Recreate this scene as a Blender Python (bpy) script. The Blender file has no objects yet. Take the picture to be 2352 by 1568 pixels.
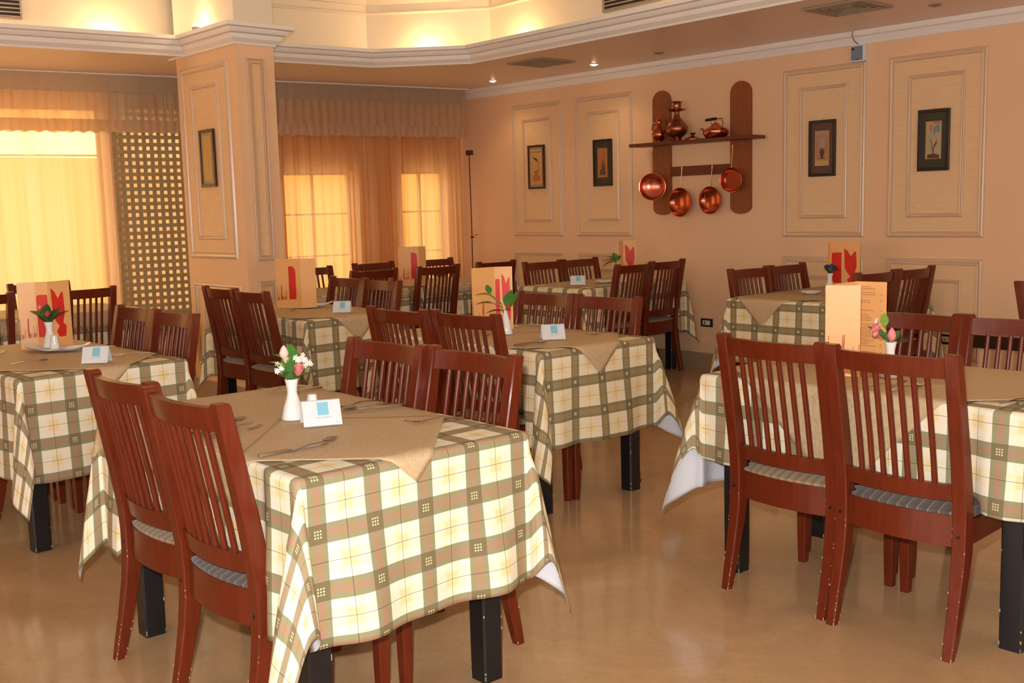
import bpy, bmesh, math, random
from mathutils import Vector, Matrix
PI = math.pi
sc = bpy.context.scene
COL = sc.collection
sin, cos = math.sin, math.cos

# ------------------------------------------------------------------ materials
def new_mat(name):
    m = bpy.data.materials.new(name); m.use_nodes = True
    nt = m.node_tree; b = nt.nodes['Principled BSDF']
    return m, nt, b
def setp(b, **k):
    for n, v in k.items():
        n = n.replace('_', ' ')
        if n in b.inputs: b.inputs[n].default_value = v
def mat(name, col, rough=0.5, metal=0.0, spec=0.5, noise=0.0, nscale=20, bump=0.0, coat=0.0, stretch=(1, 1, 1), **k):
    m, nt, b = new_mat(name)
    setp(b, Base_Color=(*col, 1), Roughness=rough, Metallic=metal, Specular_IOR_Level=spec, Coat_Weight=coat, Coat_Roughness=0.12, **k)
    if noise or bump:
        tc = nt.nodes.new('ShaderNodeTexCoord'); mp = nt.nodes.new('ShaderNodeMapping'); mp.inputs['Scale'].default_value = stretch
        nz = nt.nodes.new('ShaderNodeTexNoise'); nz.inputs['Scale'].default_value = nscale; nz.inputs['Detail'].default_value = 6
        nt.links.new(tc.outputs['Object'], mp.inputs['Vector']); nt.links.new(mp.outputs[0], nz.inputs['Vector'])
        if noise:
            mx = nt.nodes.new('ShaderNodeMix'); mx.data_type = 'RGBA'
            mx.inputs[6].default_value = (*[c * (1 - noise) for c in col], 1); mx.inputs[7].default_value = (*[min(1, c * (1 + noise)) for c in col], 1)
            nt.links.new(nz.outputs['Fac'], mx.inputs[0]); nt.links.new(mx.outputs[2], b.inputs['Base Color'])
        if bump:
            bp = nt.nodes.new('ShaderNodeBump'); bp.inputs['Strength'].default_value = bump; bp.inputs['Distance'].default_value = 0.002
            nt.links.new(nz.outputs['Fac'], bp.inputs['Height']); nt.links.new(bp.outputs[0], b.inputs['Normal'])
    return m
class NB:
    def __init__(s, nt): s.nt = nt
    def m(s, op, a, b=None, c=None):
        n = s.nt.nodes.new('ShaderNodeMath'); n.operation = op
        for i, v in enumerate((a, b, c)):
            if v is None: continue
            if isinstance(v, (int, float)): n.inputs[i].default_value = v
            else: s.nt.links.new(v, n.inputs[i])
        return n.outputs[0]
    def mix(s, f, a, b, mode='MIX'):
        n = s.nt.nodes.new('ShaderNodeMix'); n.data_type = 'RGBA'; n.blend_type = mode
        for i, v in ((0, f), (6, a), (7, b)):
            if isinstance(v, (int, float)): n.inputs[i].default_value = v
            elif isinstance(v, tuple): n.inputs[i].default_value = (*v, 1)
            else: s.nt.links.new(v, n.inputs[i])
        return n.outputs[2]

def plaid(name, variant):
    m, nt, b = new_mat(name); N = NB(nt)
    uv = nt.nodes.new('ShaderNodeUVMap'); uv.uv_map = 'UVMap'
    sp = nt.nodes.new('ShaderNodeSeparateXYZ'); nt.links.new(uv.outputs[0], sp.inputs[0])
    def dist(c, P, ph):      # metres to the middle of the nearest band
        t = N.m('FRACT', N.m('ADD', N.m('DIVIDE', c, P), 0.5 + ph + 40))
        return N.m('MULTIPLY', N.m('ABSOLUTE', N.m('SUBTRACT', t, 0.5)), P)
    PU, PV = 0.15, 0.17
    du = dist(sp.outputs[0], PU, -0.4); dv = dist(sp.outputs[1], PV, 0.0)
    if variant == 'A':
        cream = (0.86, 0.82, 0.71); band = (0.35, 0.36, 0.25); pink = (0.50, 0.29, 0.24); line = (0.35, 0.31, 0.2); yel = (1.0, 0.83, 0.5)
        bw, pw = 0.026, 0.009
    else:
        cream = (0.84, 0.78, 0.62); band = (0.33, 0.31, 0.22); pink = (0.46, 0.38, 0.27); line = (0.62, 0.38, 0.12); yel = (1.0, 0.86, 0.58)
        bw, pw = 0.025, 0.012
    white = (1, 1, 1)
    col = cream
    fs = []
    for d, P in ((du, PU), (dv, PV)):
        f = N.m('LESS_THAN', d, bw); fs.append(f)
        tint = N.mix(f, white, band)
        fp = N.m('LESS_THAN', d, pw)
        stripe = N.m('GREATER_THAN', N.m('FRACT', N.m('DIVIDE', d, 0.0046)), 0.25)
        tint = N.mix(N.m('MULTIPLY', fp, stripe), tint, pink)
        soft = N.m('LESS_THAN', N.m('ABSOLUTE', N.m('SUBTRACT', d, P / 2 - 0.016)), 0.011)
        tint = N.mix(N.m('MULTIPLY', soft, 0.5), tint, (1.0, 0.95, 0.74))
        fl = N.m('GREATER_THAN', d, P / 2 - 0.0013)
        tint = N.mix(N.m('MULTIPLY', fl, 0.75), tint, line)
        col = N.mix(1.0, col, tint, 'MULTIPLY')
    ys = N.m('MULTIPLY', N.m('GREATER_THAN', du, PU / 2 - 0.02), N.m('GREATER_THAN', dv, PV / 2 - 0.02))
    col = N.mix(N.m('MULTIPLY', ys, 0.6), col, N.mix(1.0, col, yel, 'MULTIPLY'))
    both = N.m('MULTIPLY', fs[0], fs[1])
    col = N.mix(both, col, (0.20, 0.17, 0.09) if variant == 'A' else (0.20, 0.17, 0.10))
    if variant == 'A':
        q = 0.0082
        def near(d):
            k = N.m('ABSOLUTE', N.m('SUBTRACT', N.m('FRACT', N.m('ADD', N.m('DIVIDE', d, q), 0.5)), 0.5))
            return N.m('MULTIPLY', N.m('LESS_THAN', k, 0.27), N.m('LESS_THAN', d, 0.0115))
        dots = N.m('MULTIPLY', near(du), near(dv))
    else:
        dots = N.m('MULTIPLY', N.m('LESS_THAN', du, 0.008), N.m('LESS_THAN', dv, 0.008))
        dots = N.m('MULTIPLY', dots, 0.6)
    col = N.mix(dots, col, (0.85, 0.75, 0.45))
    nz = nt.nodes.new('ShaderNodeTexNoise'); nz.inputs['Scale'].default_value = 500
    nt.links.new(uv.outputs[0], nz.inputs['Vector'])
    bp = nt.nodes.new('ShaderNodeBump'); bp.inputs['Strength'].default_value = 0.25; bp.inputs['Distance'].default_value = 0.0006
    nt.links.new(nz.outputs['Fac'], bp.inputs['Height']); nt.links.new(bp.outputs[0], b.inputs['Normal'])
    nt.links.new(col, b.inputs['Base Color'])
    setp(b, Roughness=0.75, Specular_IOR_Level=0.25)
    return m

def sheer(name, tcol, dcol, f, var=0.35):
    m = bpy.data.materials.new(name); m.use_nodes = True; nt = m.node_tree; nt.nodes.clear()
    out = nt.nodes.new('ShaderNodeOutputMaterial')
    tr = nt.nodes.new('ShaderNodeBsdfTransparent'); tr.inputs[0].default_value = (*tcol, 1)
    tl = nt.nodes.new('ShaderNodeBsdfTranslucent'); tl.inputs[0].default_value = (*dcol, 1)
    df = nt.nodes.new('ShaderNodeBsdfDiffuse'); df.inputs[0].default_value = (*dcol, 1)
    m1 = nt.nodes.new('ShaderNodeMixShader'); m1.inputs[0].default_value = 0.5
    m2 = nt.nodes.new('ShaderNodeMixShader'); m2.inputs[0].default_value = f
    tc = nt.nodes.new('ShaderNodeTexCoord'); mp = nt.nodes.new('ShaderNodeMapping'); mp.inputs['Scale'].default_value = (9, 9, 0.25); mp.inputs['Rotation'].default_value = (0.02, 0, 0)
    nz = nt.nodes.new('ShaderNodeTexNoise'); nz.inputs['Scale'].default_value = 1.0; nz.inputs['Detail'].default_value = 3
    nt.links.new(tc.outputs['Object'], mp.inputs[0]); nt.links.new(mp.outputs[0], nz.inputs[0])
    mr = nt.nodes.new('ShaderNodeMapRange'); mr.inputs[1].default_value = 0.38; mr.inputs[2].default_value = 0.62
    mr.inputs[3].default_value = f * (1 - var); mr.inputs[4].default_value = f * (1 + var * 0.4)
    nt.links.new(nz.outputs['Fac'], mr.inputs[0]); nt.links.new(mr.outputs[0], m2.inputs[0])
    nt.links.new(tl.outputs[0], m1.inputs[1]); nt.links.new(df.outputs[0], m1.inputs[2])
    nt.links.new(m1.outputs[0], m2.inputs[1]); nt.links.new(tr.outputs[0], m2.inputs[2])
    nt.links.new(m2.outputs[0], out.inputs[0])
    return m

def emis(name, col, s):
    m, nt, b = new_mat(name); setp(b, Base_Color=(*col, 1), Emission_Color=(*col, 1), Emission_Strength=s); return m

def wood(name, c1, c2, rough=0.3, coat=0.4, scale=9, stretch=(6, 6, 0.6)):
    m, nt, b = new_mat(name); N = NB(nt)
    tc = nt.nodes.new('ShaderNodeTexCoord'); mp = nt.nodes.new('ShaderNodeMapping'); mp.inputs['Scale'].default_value = stretch
    nz = nt.nodes.new('ShaderNodeTexNoise'); nz.inputs['Scale'].default_value = scale; nz.inputs['Detail'].default_value = 8; nz.inputs['Distortion'].default_value = 0.6
    nt.links.new(tc.outputs['Object'], mp.inputs[0]); nt.links.new(mp.outputs[0], nz.inputs[0])
    f = N.m('SMOOTHSTEP', nz.outputs['Fac'], 0.3, 0.7) if False else nz.outputs['Fac']
    nt.links.new(N.mix(f, c1, c2), b.inputs['Base Color'])
    setp(b, Roughness=rough, Coat_Weight=coat, Coat_Roughness=0.12, Specular_IOR_Level=0.38)
    return m

M = {}
M['mahogany'] = wood('mahogany', (0.070, 0.008, 0.003), (0.19, 0.028, 0.007), rough=0.33, coat=0.12)
M['worn'] = mat('worn_edge', (0.55, 0.36, 0.25), 0.6)
M['ebony'] = mat('black_paint', (0.008, 0.009, 0.011), 0.35, noise=0.5, nscale=60)
M['chip'] = mat('chipped_paint', (0.35, 0.33, 0.26), 0.7)
M['pine'] = wood('pine', (0.20, 0.05, 0.016), (0.33, 0.105, 0.034), rough=0.5, coat=0.05, scale=5, stretch=(8, 8, 0.5))
M['pine_dark'] = wood('dark_pine', (0.12, 0.025, 0.011), (0.18, 0.045, 0.018), rough=0.5, coat=0.05, stretch=(0.6, 8, 8))
M['plaidA'] = plaid('green_pink_plaid', 'A'); M['plaidB'] = plaid('olive_plaid', 'B')
M['lining'] = mat('white_lining', (0.70, 0.73, 0.80), 0.85)
M['topper'] = mat('jacquard', (0.56, 0.42, 0.255), 0.6, spec=0.25, noise=0.38, nscale=70, bump=0.4, stretch=(1, 4, 1))
M['ceramic'] = mat('white_ceramic', (0.86, 0.87, 0.88), 0.12, spec=0.6)
M['steel'] = mat('steel', (0.5, 0.46, 0.42), 0.22, 1.0)
M['leaf'] = mat('leaf_green', (0.055, 0.20, 0.03), 0.45, noise=0.4, nscale=40)
M['leaf_dark'] = mat('leaf_dark', (0.02, 0.095, 0.03), 0.4, noise=0.4, nscale=40)
M['leaf_lime'] = mat('leaf_lime', (0.22, 0.36, 0.05), 0.5, noise=0.3, nscale=40)
M['pink'] = mat('petal_pink', (0.85, 0.28, 0.28), 0.6, noise=0.25, nscale=60)
M['palepink'] = mat('petal_pale', (0.9, 0.62, 0.55), 0.6)
M['white'] = mat('petal_white', (0.85, 0.85, 0.8), 0.6)
M['red'] = mat('petal_red', (0.55, 0.03, 0.04), 0.6)
M['blueflower'] = mat('petal_blue', (0.01, 0.05, 0.16), 0.6)
M['card'] = mat('white_card', (0.70, 0.74, 0.80), 0.4)
M['cyan'] = mat('pale_blue_print', (0.22, 0.55, 0.72), 0.5)
M['greyprint'] = mat('grey_print', (0.45, 0.48, 0.58), 0.5)
M['menu'] = mat('menu_card', (0.84, 0.46, 0.18), 0.35, noise=0.06, nscale=8)
M['menured'] = mat('menu_red', (0.68, 0.03, 0.02), 0.35, noise=0.2, nscale=14)
M['menuink'] = mat('menu_ink', (0.55, 0.06, 0.03), 0.5)
M['menutext'] = mat('menu_brown_ink', (0.42, 0.2, 0.06), 0.5)
M['copper'] = mat('copper', (0.58, 0.17, 0.10), 0.2, 1.0, noise=0.15, nscale=12)
M['oldcopper'] = mat('tarnished_copper', (0.36, 0.13, 0.075), 0.3, 1.0, noise=0.3, nscale=18)
M['brass'] = mat('brass', (0.8, 0.5, 0.2), 0.3, 1.0)
M['blackplastic'] = mat('black_plastic', (0.01, 0.01, 0.01), 0.4)
M['socket'] = mat('socket_white', (0.7, 0.66, 0.55), 0.4)
M['plaster'] = mat('peach_plaster', (0.82, 0.545, 0.335), 0.7, noise=0.05, nscale=3, bump=0.15)
M['field'] = mat('panel_field', (0.80, 0.555, 0.325), 0.65, noise=0.10, nscale=12, bump=0.5, stretch=(1, 1, 4))
M['mould'] = mat('satin_moulding', (0.68, 0.49, 0.33), 0.28, spec=0.6)
M['cream'] = mat('tray_cream', (0.78, 0.70, 0.57), 0.7)
M['crown'] = mat('white_moulding', (0.84, 0.81, 0.79), 0.5)
M['soffit'] = mat('soffit_paint', (0.88, 0.72, 0.64), 0.4, noise=0.04, nscale=2)
M['ceil'] = mat('ceiling_white', (0.8, 0.72, 0.58), 0.8)
M['ventm'] = mat('vent_metal', (0.36, 0.29, 0.21), 0.45)
M['ventdark'] = mat('vent_dark', (0.03, 0.02, 0.015), 0.6)
M['lamp'] = emis('lamp_glow', (1.0, 0.78, 0.45), 30)
M['lampoff'] = mat('lamp_off', (0.25, 0.2, 0.15), 0.3)
M['sheer'] = sheer('sheer_curtain', (1.0, 0.72, 0.30), (0.84, 0.56, 0.30), 0.38)
M['dense'] = sheer('dense_curtain', (1.0, 0.62, 0.33), (0.55, 0.32, 0.15), 0.05, 0.6)
M['valance'] = sheer('valance_fabric', (0.95, 0.70, 0.40), (0.80, 0.66, 0.48), 0.24, 0.25)
M['lattice'] = mat('green_brown_lattice', (0.42, 0.32, 0.15), 0.6, noise=0.3, nscale=20)
M['winframe'] = mat('window_frame', (0.45, 0.33, 0.2), 0.5)
M['outwall'] = mat('sunlit_render', (0.42, 0.26, 0.105), 0.9, noise=0.1, nscale=0.6)
M['outground'] = mat('sunlit_paving', (0.75, 0.6, 0.4), 0.9, noise=0.1, nscale=2)
M['frameblack'] = mat('frame_black', (0.018, 0.012, 0.010), 0.3, spec=0.5)
M['framebrown'] = mat('frame_brown', (0.055, 0.022, 0.010), 0.35)
M['frameinner'] = mat('frame_green_black', (0.035, 0.035, 0.024), 0.35)
M['mat_brown'] = mat('mount_brown', (0.11, 0.055, 0.04), 0.6)
M['mat_grey'] = mat('mount_grey', (0.38, 0.29, 0.2), 0.6)
M['print_tan'] = mat('print_tan', (0.56, 0.33, 0.13), 0.6, noise=0.15, nscale=30)
M['print_rose'] = mat('print_rose', (0.40, 0.22, 0.13), 0.6, noise=0.2, nscale=40)
M['print_rust'] = mat('print_rust', (0.42, 0.15, 0.06), 0.6, noise=0.3, nscale=30)
M['print_sage'] = mat('print_sage', (0.42, 0.36, 0.22), 0.6, noise=0.2, nscale=30)
M['print_ink'] = mat('print_ink', (0.10, 0.05, 0.02), 0.6)
M['print_ochre'] = mat('print_ochre', (0.55, 0.36, 0.12), 0.6)
M['print_teal'] = mat('print_teal', (0.14, 0.26, 0.22), 0.6)
M['print_red'] = mat('print_red', (0.55, 0.13, 0.05), 0.6)
M['boxblue'] = mat('box_blue', (0.16, 0.22, 0.32), 0.35)
M['rubber'] = mat('cable_grey', (0.12, 0.1, 0.08), 0.5)
def seatmat(name, a, b_, c):
    m, nt, b = new_mat(name); N = NB(nt)
    tc = nt.nodes.new('ShaderNodeTexCoord'); sp = nt.nodes.new('ShaderNodeSeparateXYZ'); nt.links.new(tc.outputs['Object'], sp.inputs[0])
    t = N.m('FRACT', N.m('MULTIPLY', sp.outputs[0], 30.0))
    f = N.m('GREATER_THAN', t, 0.5); g = N.m('LESS_THAN', t, 0.09)
    nt.links.new(N.mix(g, N.mix(f, a, b_), c), b.inputs['Base Color']); setp(b, Roughness=0.8, Sheen_Weight=0.2)
    return m
M['seat_tan'] = seatmat('striped_tan_fabric', (0.34, 0.25, 0.15), (0.24, 0.17, 0.10), (0.42, 0.33, 0.2))
M['seat_grey'] = seatmat('striped_grey_fabric', (0.10, 0.085, 0.085), (0.08, 0.065, 0.06), (0.30, 0.27, 0.22))

def floor_mat():
    m, nt, b = new_mat('polished_marble'); N = NB(nt)
    tc = nt.nodes.new('ShaderNodeTexCoord'); sp = nt.nodes.new('ShaderNodeSeparateXYZ'); nt.links.new(tc.outputs['Object'], sp.inputs[0])
    x, y = sp.outputs[0], sp.outputs[1]
    G = 0.61
    a = N.m('MULTIPLY', N.m('SUBTRACT', N.m('ADD', x, 2.88), N.m('SUBTRACT', y, 3.09)), 0.70711 / G)
    c = N.m('MULTIPLY', N.m('ADD', N.m('ADD', x, 2.88), N.m('SUBTRACT', y, 3.09)), 0.70711 / G)
    fa = N.m('ABSOLUTE', N.m('SUBTRACT', N.m('FRACT', N.m('ADD', a, 100.5)), 0.5))
    fc = N.m('ABSOLUTE', N.m('SUBTRACT', N.m('FRACT', N.m('ADD', c, 100.5)), 0.5))
    line = N.m('LESS_THAN', N.m('MINIMUM', fa, fc), 0.0022)
    dia = N.m('LESS_THAN', N.m('ADD', fa, fc), 0.115)
    nz = nt.nodes.new('ShaderNodeTexNoise'); nz.inputs['Scale'].default_value = 1.6; nz.inputs['Detail'].default_value = 10; nz.inputs['Roughness'].default_value = 0.6; nz.inputs['Distortion'].default_value = 1.2
    nt.links.new(tc.outputs['Object'], nz.inputs[0])
    nz2 = nt.nodes.new('ShaderNodeTexNoise'); nz2.inputs['Scale'].default_value = 26; nz2.inputs['Detail'].default_value = 9; nz2.inputs['Distortion'].default_value = 2.0
    nt.links.new(tc.outputs['Object'], nz2.inputs[0])
    mr = nt.nodes.new('ShaderNodeMapRange'); mr.inputs[1].default_value = 0.3; mr.inputs[2].default_value = 0.7; nt.links.new(nz.outputs['Fac'], mr.inputs[0])
    col = N.mix(mr.outputs[0], (0.46, 0.29, 0.15), (0.61, 0.405, 0.22))
    mr2 = nt.nodes.new('ShaderNodeMapRange'); mr2.inputs[1].default_value = 0.45; mr2.inputs[2].default_value = 0.75; nt.links.new(nz2.outputs['Fac'], mr2.inputs[0])
    col = N.mix(N.m('MULTIPLY', mr2.outputs[0], 0.28), col, (0.36, 0.22, 0.11))
    col = N.mix(N.m('MULTIPLY', dia, 0.28), col, (0.5, 0.34, 0.2))
    col = N.mix(N.m('MULTIPLY', line, 0.35), col, (0.56, 0.40, 0.26))
    nt.links.new(col, b.inputs['Base Color'])
    rr = N.m('ADD', N.m('MULTIPLY', nz.outputs['Fac'], 0.07), 0.09)
    nt.links.new(rr, b.inputs['Roughness'])
    setp(b, Specular_IOR_Level=0.6)
    return m
M['floor'] = floor_mat()

# ------------------------------------------------------------------ mesh helpers
class MB:
    def __init__(s): s.v = []; s.f = []; s.uv = None; s.mi = []
    def add(s, vs, fs, mi=0):
        o = len(s.v); s.v += [tuple(v) for v in vs]; s.f += [tuple(i + o for i in f) for f in fs]; s.mi += [mi] * len(fs); return s
    def box(s, x0, x1, y0, y1, z0, z1, mi=0):
        vs = [(x, y, z) for z in (z0, z1) for x, y in ((x0, y0), (x1, y0), (x1, y1), (x0, y1))]
        return s.add(vs, [(3, 2, 1, 0), (4, 5, 6, 7), (0, 1, 5, 4), (1, 2, 6, 5), (2, 3, 7, 6), (3, 0, 4, 7)], mi)
    def loft(s, rings, caps=True, mi=0, closed=True):
        n = len(rings[0]); vs = [p for r in rings for p in r]; fs = []
        for i in range(len(rings) - 1):
            for j in range(n if closed else n - 1):
                k = (j + 1) % n
                fs.append((i * n + j, i * n + k, (i + 1) * n + k, (i + 1) * n + j))
        if caps and closed: fs.append(tuple(range(n - 1, -1, -1))); fs.append(tuple((len(rings) - 1) * n + j for j in range(n)))
        return s.add(vs, fs, mi)
    def lathe(s, prof, n=24, c=(0, 0, 0), mi=0):
        rings = [[(c[0] + r * cos(2 * PI * j / n), c[1] + r * sin(2 * PI * j / n), c[2] + z) for j in range(n)] for r, z in prof]
        return s.loft(rings, True, mi)
    def tube(s, pts, r, n=8, mi=0, flat=1.0):
        pts = [Vector(p) for p in pts]; rings = []
        rr = r if isinstance(r, (list, tuple)) else [r] * len(pts)
        up = Vector((0, 0, 1))
        for i, p in enumerate(pts):
            d = (pts[min(i + 1, len(pts) - 1)] - pts[max(i - 1, 0)]).normalized()
            if abs(d.dot(up)) > 0.98: u = Vector((1, 0, 0))
            else: u = up
            a = d.cross(u).normalized(); b = a.cross(d).normalized()
            rings.append([tuple(p + (a * cos(2 * PI * j / n) + b * sin(2 * PI * j / n) * flat) * rr[i]) for j in range(n)])
        return s.loft(rings, True, mi)
    def prism(s, poly, z0, z1, mi=0):
        n = len(poly); vs = [(x, y, z0) for x, y in poly] + [(x, y, z1) for x, y in poly]
        fs = [tuple(range(n - 1, -1, -1)), tuple(range(n, 2 * n))] + [(i, (i + 1) % n, n + (i + 1) % n, n + i) for i in range(n)]
        return s.add(vs, fs, mi)
    def xf(s, mt):
        s.v = [tuple(mt @ Vector(v)) for v in s.v]; return s
    def mesh(s, name, mats, smooth=False, bevel=0, ang=40, uvs=None):
        me = bpy.data.meshes.new(name); me.from_pydata(s.v, [], s.f)
        for m in (mats if isinstance(mats, (list, tuple)) else [mats]): me.materials.append(m)
        for p, k in zip(me.polygons, s.mi): p.material_index = k
        if uvs:
            l = me.uv_layers.new(name='UVMap')
            for lp in me.loops: l.data[lp.index].uv = uvs[lp.vertex_index]
        bm = bmesh.new(); bm.from_mesh(me)
        bmesh.ops.recalc_face_normals(bm, faces=bm.faces)
        if bevel:
            bmesh.ops.bevel(bm, geom=[e for e in bm.edges if len(e.link_faces) == 2 and e.calc_face_angle(0) > 0.5], offset=bevel, segments=2, profile=0.5, affect='EDGES', clamp_overlap=True)
        bm.to_mesh(me); bm.free()
        if smooth:
            for p in me.polygons: p.use_smooth = True
            try: me.set_sharp_from_angle(angle=math.radians(ang))
            except Exception: pass
        me.update(); return me
    def obj(s, name, mats, parent=None, loc=None, smooth=False, bevel=0, ang=40, uvs=None):
        o = bpy.data.objects.new(name, s.mesh(name, mats, smooth, bevel, ang, uvs)); COL.objects.link(o)
        if parent is not None: o.parent = parent
        if loc: o.location = loc
        return o
def tag(o, label, cat, group=None, kind=None):
    if label: o['label'] = label
    if cat: o['category'] = cat
    if group: o['group'] = group
    if kind: o['kind'] = kind
    return o
def empty(name, loc, rz=0, label=None, cat=None, group=None):
    o = bpy.data.objects.new(name, None); COL.objects.link(o); o.empty_display_size = 0.1
    o.location = loc; o.rotation_euler = (0, 0, rz)
    return tag(o, label, cat, group)
def struct(o, label=None): o['kind'] = 'structure'; return tag(o, label, 'setting') if label else o
def copy_tree(o, parent=None):
    c = o.copy(); COL.objects.link(c)
    if parent is not None: c.parent = parent
    for ch in list(o.children): copy_tree(ch, c)
    return c

# ------------------------------------------------------------------ camera
F, YAW, PIT, ROL, CH = 2447.4, 0.8308, 0.1257, -0.026, 1.4343
fw = Vector((-sin(YAW), cos(YAW), 0)); rt = Vector((cos(YAW), sin(YAW), 0)); up = Vector((0, 0, 1))
FWD = fw * cos(PIT) - up * sin(PIT); U = up * cos(PIT) + fw * sin(PIT)
R2 = rt * cos(ROL) + U * sin(ROL); U2 = U * cos(ROL) - rt * sin(ROL)
cd = bpy.data.cameras.new('camera'); cd.sensor_width = 36; cd.lens = F / 2352 * 36; cd.clip_start = 0.05; cd.clip_end = 200
cam = bpy.data.objects.new('camera', cd); COL.objects.link(cam); sc.camera = cam
mt = Matrix((R2, U2, -FWD)).transposed().to_4x4(); mt.translation = Vector((0, 0, CH)); cam.matrix_world = mt

# ------------------------------------------------------------------ room
WY = 7.4175; ZC = 2.655
def wx(y): return -9.57 + (y - 3.04) * 0.1726       # window wall runs along this line
XR, YB = 6.0, -6.0
room = [(wx(YB), YB), (XR, YB), (XR, WY), (wx(WY), WY)]
fl = MB(); fl.prism([(wx(YB) - .3, YB - .3), (XR + .3, YB - .3), (XR + .3, WY + .3), (wx(WY) - .3, WY + .3)], -0.1, 0)
struct(fl.obj('floor', M['floor']))
struct(MB().box(wx(WY) - .2, XR + .2, WY, WY + 0.15, 0, 3.5).obj('wall_north', M['plaster']))
struct(MB().box(XR, XR + 0.15, YB - .15, WY, 0, 3.5).obj('wall_east', M['plaster']))
struct(MB().box(wx(YB) - .2, XR + .15, YB - 0.15, YB, 0, 3.5).obj('wall_south', M['plaster']))

# unseen side of the room: two added window-shaped glow panels to light the walls
M['fill_glow'] = emis('added_fill_glow', (1.0, 0.89, 0.77), 4.9)
def fill_window(n, horizontal, a0, a1, at):
    f = MB(); z0, z1, t = 0.9, 2.45, 0.05
    def bx(u0, u1, d0, d1, za, zb, m): m.box(u0, u1, at + d0, at + d1, za, zb) if horizontal else m.box(at - d1, at - d0, u0, u1, za, zb)
    bx(a0, a1, 0, .05, z0 - t, z0, f); bx(a0, a1, 0, .05, z1, z1 + t, f)
    k = 0
    while a0 + k * 1.2 <= a1 + .01: bx(a0 + k * 1.2 - t / 2, a0 + k * 1.2 + t / 2, 0, .05, z0, z1, f); k += 1
    w = f.obj('window_%d' % n, M['winframe']); struct(w)  # frame on a solid wall, added to carry the fill light
    g = MB(); bx(a0, a1, 0.004, .01, z0, z1, g); g.obj('fill_pane', M['fill_glow'], w)
fill_window(5, True, -6.0, 1.2, YB); fill_window(6, False, -3.0, 4.2, XR)
# window wall: piers and lintels round four openings, in a frame that follows the wall (s along, n into the room)
WL = Matrix.Translation((wx(0), 0, 0)) @ Matrix.Rotation(-math.atan(0.1726), 4, 'Z')   # local y runs along the wall
KS = math.sqrt(1 + 0.1726 ** 2)
def S(y): return y * KS
OPEN = [(0.2, 3.80, 0.50, 2.40), (3.93, 4.75, 0.55, 2.42), (5.43, 6.14, 0.50, 1.825), (6.68, 7.20, 0.50, 1.83)]
b = MB(); last = YB - .2
for y0, y1, z0, z1 in OPEN:
    b.box(-0.18, 0, S(last), S(y0), 0, 3.5); b.box(-0.18, 0, S(y0), S(y1), 0, z0); b.box(-0.18, 0, S(y0), S(y1), z1, 3.5); last = y1
b.box(-0.18, 0, S(last), S(WY) + .1, 0, 3.5)
b.xf(WL); struct(b.obj('wall_west', M['plaster']))
glass = mat('window_glass', (1, 1, 1), 0.0, Transmission_Weight=1.0, IOR=1.0)
for i, (y0, y1, z0, z1) in enumerate(OPEN):
    f = MB(); t = 0.03
    a, c = S(y0), S(y1)
    f.box(-.13, -.08, a, a + t, z0, z1); f.box(-.13, -.08, c - t, c, z0, z1); f.box(-.13, -.08, a + t, c - t, z0, z0 + t); f.box(-.13, -.08, a + t, c - t, z1 - t, z1)
    ms = {0: [(1.4,), (2.6,)], 1: [], 2: [(5.75,)], 3: [(6.93,)]}[i]
    for (ym,) in ms: f.box(-.125, -.085, S(ym) - .012, S(ym) + .012, z0 + t, z1 - t)
    for zz in ((1.98,) if i == 0 else (1.41, 0.995) if i > 1 else ()): f.box(-.12, -.09, a + t, c - t, zz - .008, zz + .008)
    f.xf(WL); w = f.obj('window_%d' % (i + 1), M['winframe']); struct(w)
    g = MB().box(-.108, -.104, a + t, c - t, z0 + t, z1 - t); g.xf(WL); g.obj('glass_pane', glass, w)

# outside
struct(MB().box(-40, wx(3) - 1.2, -20, 30, -0.35, -0.15).obj('ground_outside', M['outground']))
struct(MB().box(-18.3, -18.0, -14, 26, -0.15, 2.42).obj('wall_garden', M['outwall']))

# tray opening (dropped ceiling ring, lip moulding, light trough, upper walls)
TR = [(-8.62, -1.5), (-7.68, 5.48), (-7.03, 6.055), (2.0, 5.71), (2.0, -1.5)]
def offset(poly, d):
    # positive d grows the polygon (poly is listed clockwise seen from above)
    n = len(poly); out = []
    for i in range(n):
        p0, p1, p2 = Vector(poly[i - 1]), Vector(poly[i]), Vector(poly[(i + 1) % n])
        d1 = (p1 - p0).normalized(); d2 = (p2 - p1).normalized()
        n1 = Vector((-d1.y, d1.x)); n2 = Vector((-d2.y, d2.x))
        k = (n1 + n2).normalized(); out.append(tuple(p1 + k * (d / k.dot(n1))))
    return out
def ring_slab(name, inner, outer, z0, z1, m):
    bm = bmesh.new()
    me = bpy.data.meshes.new(name)
    for z in (z0, z1):
        vi = [bm.verts.new((x, y, z)) for x, y in inner]; vo = [bm.verts.new((x, y, z)) for x, y in outer]
        es = [bm.edges.new((vi[k], vi[(k + 1) % len(vi)])) for k in range(len(vi))] + [bm.edges.new((vo[k], vo[(k + 1) % len(vo)])) for k in range(len(vo))]
        bmesh.ops.triangle_fill(bm, use_beauty=True, use_dissolve=False, edges=es)
    bm.verts.ensure_lookup_table(); ni, no = len(inner), len(outer); n = ni + no
    for a0, cnt in ((0, ni), (ni, no)):
        for k in range(cnt):
            a, b2 = bm.verts[a0 + k], bm.verts[a0 + (k + 1) % cnt]; c2, d2 = bm.verts[n + a0 + (k + 1) % cnt], bm.verts[n + a0 + k]
            bm.faces.new((a, b2, c2, d2))
    bmesh.ops.recalc_face_normals(bm, faces=bm.faces); bm.to_mesh(me); bm.free(); me.materials.append(m)
    o = bpy.data.objects.new(name, me); COL.objects.link(o); return o
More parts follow.
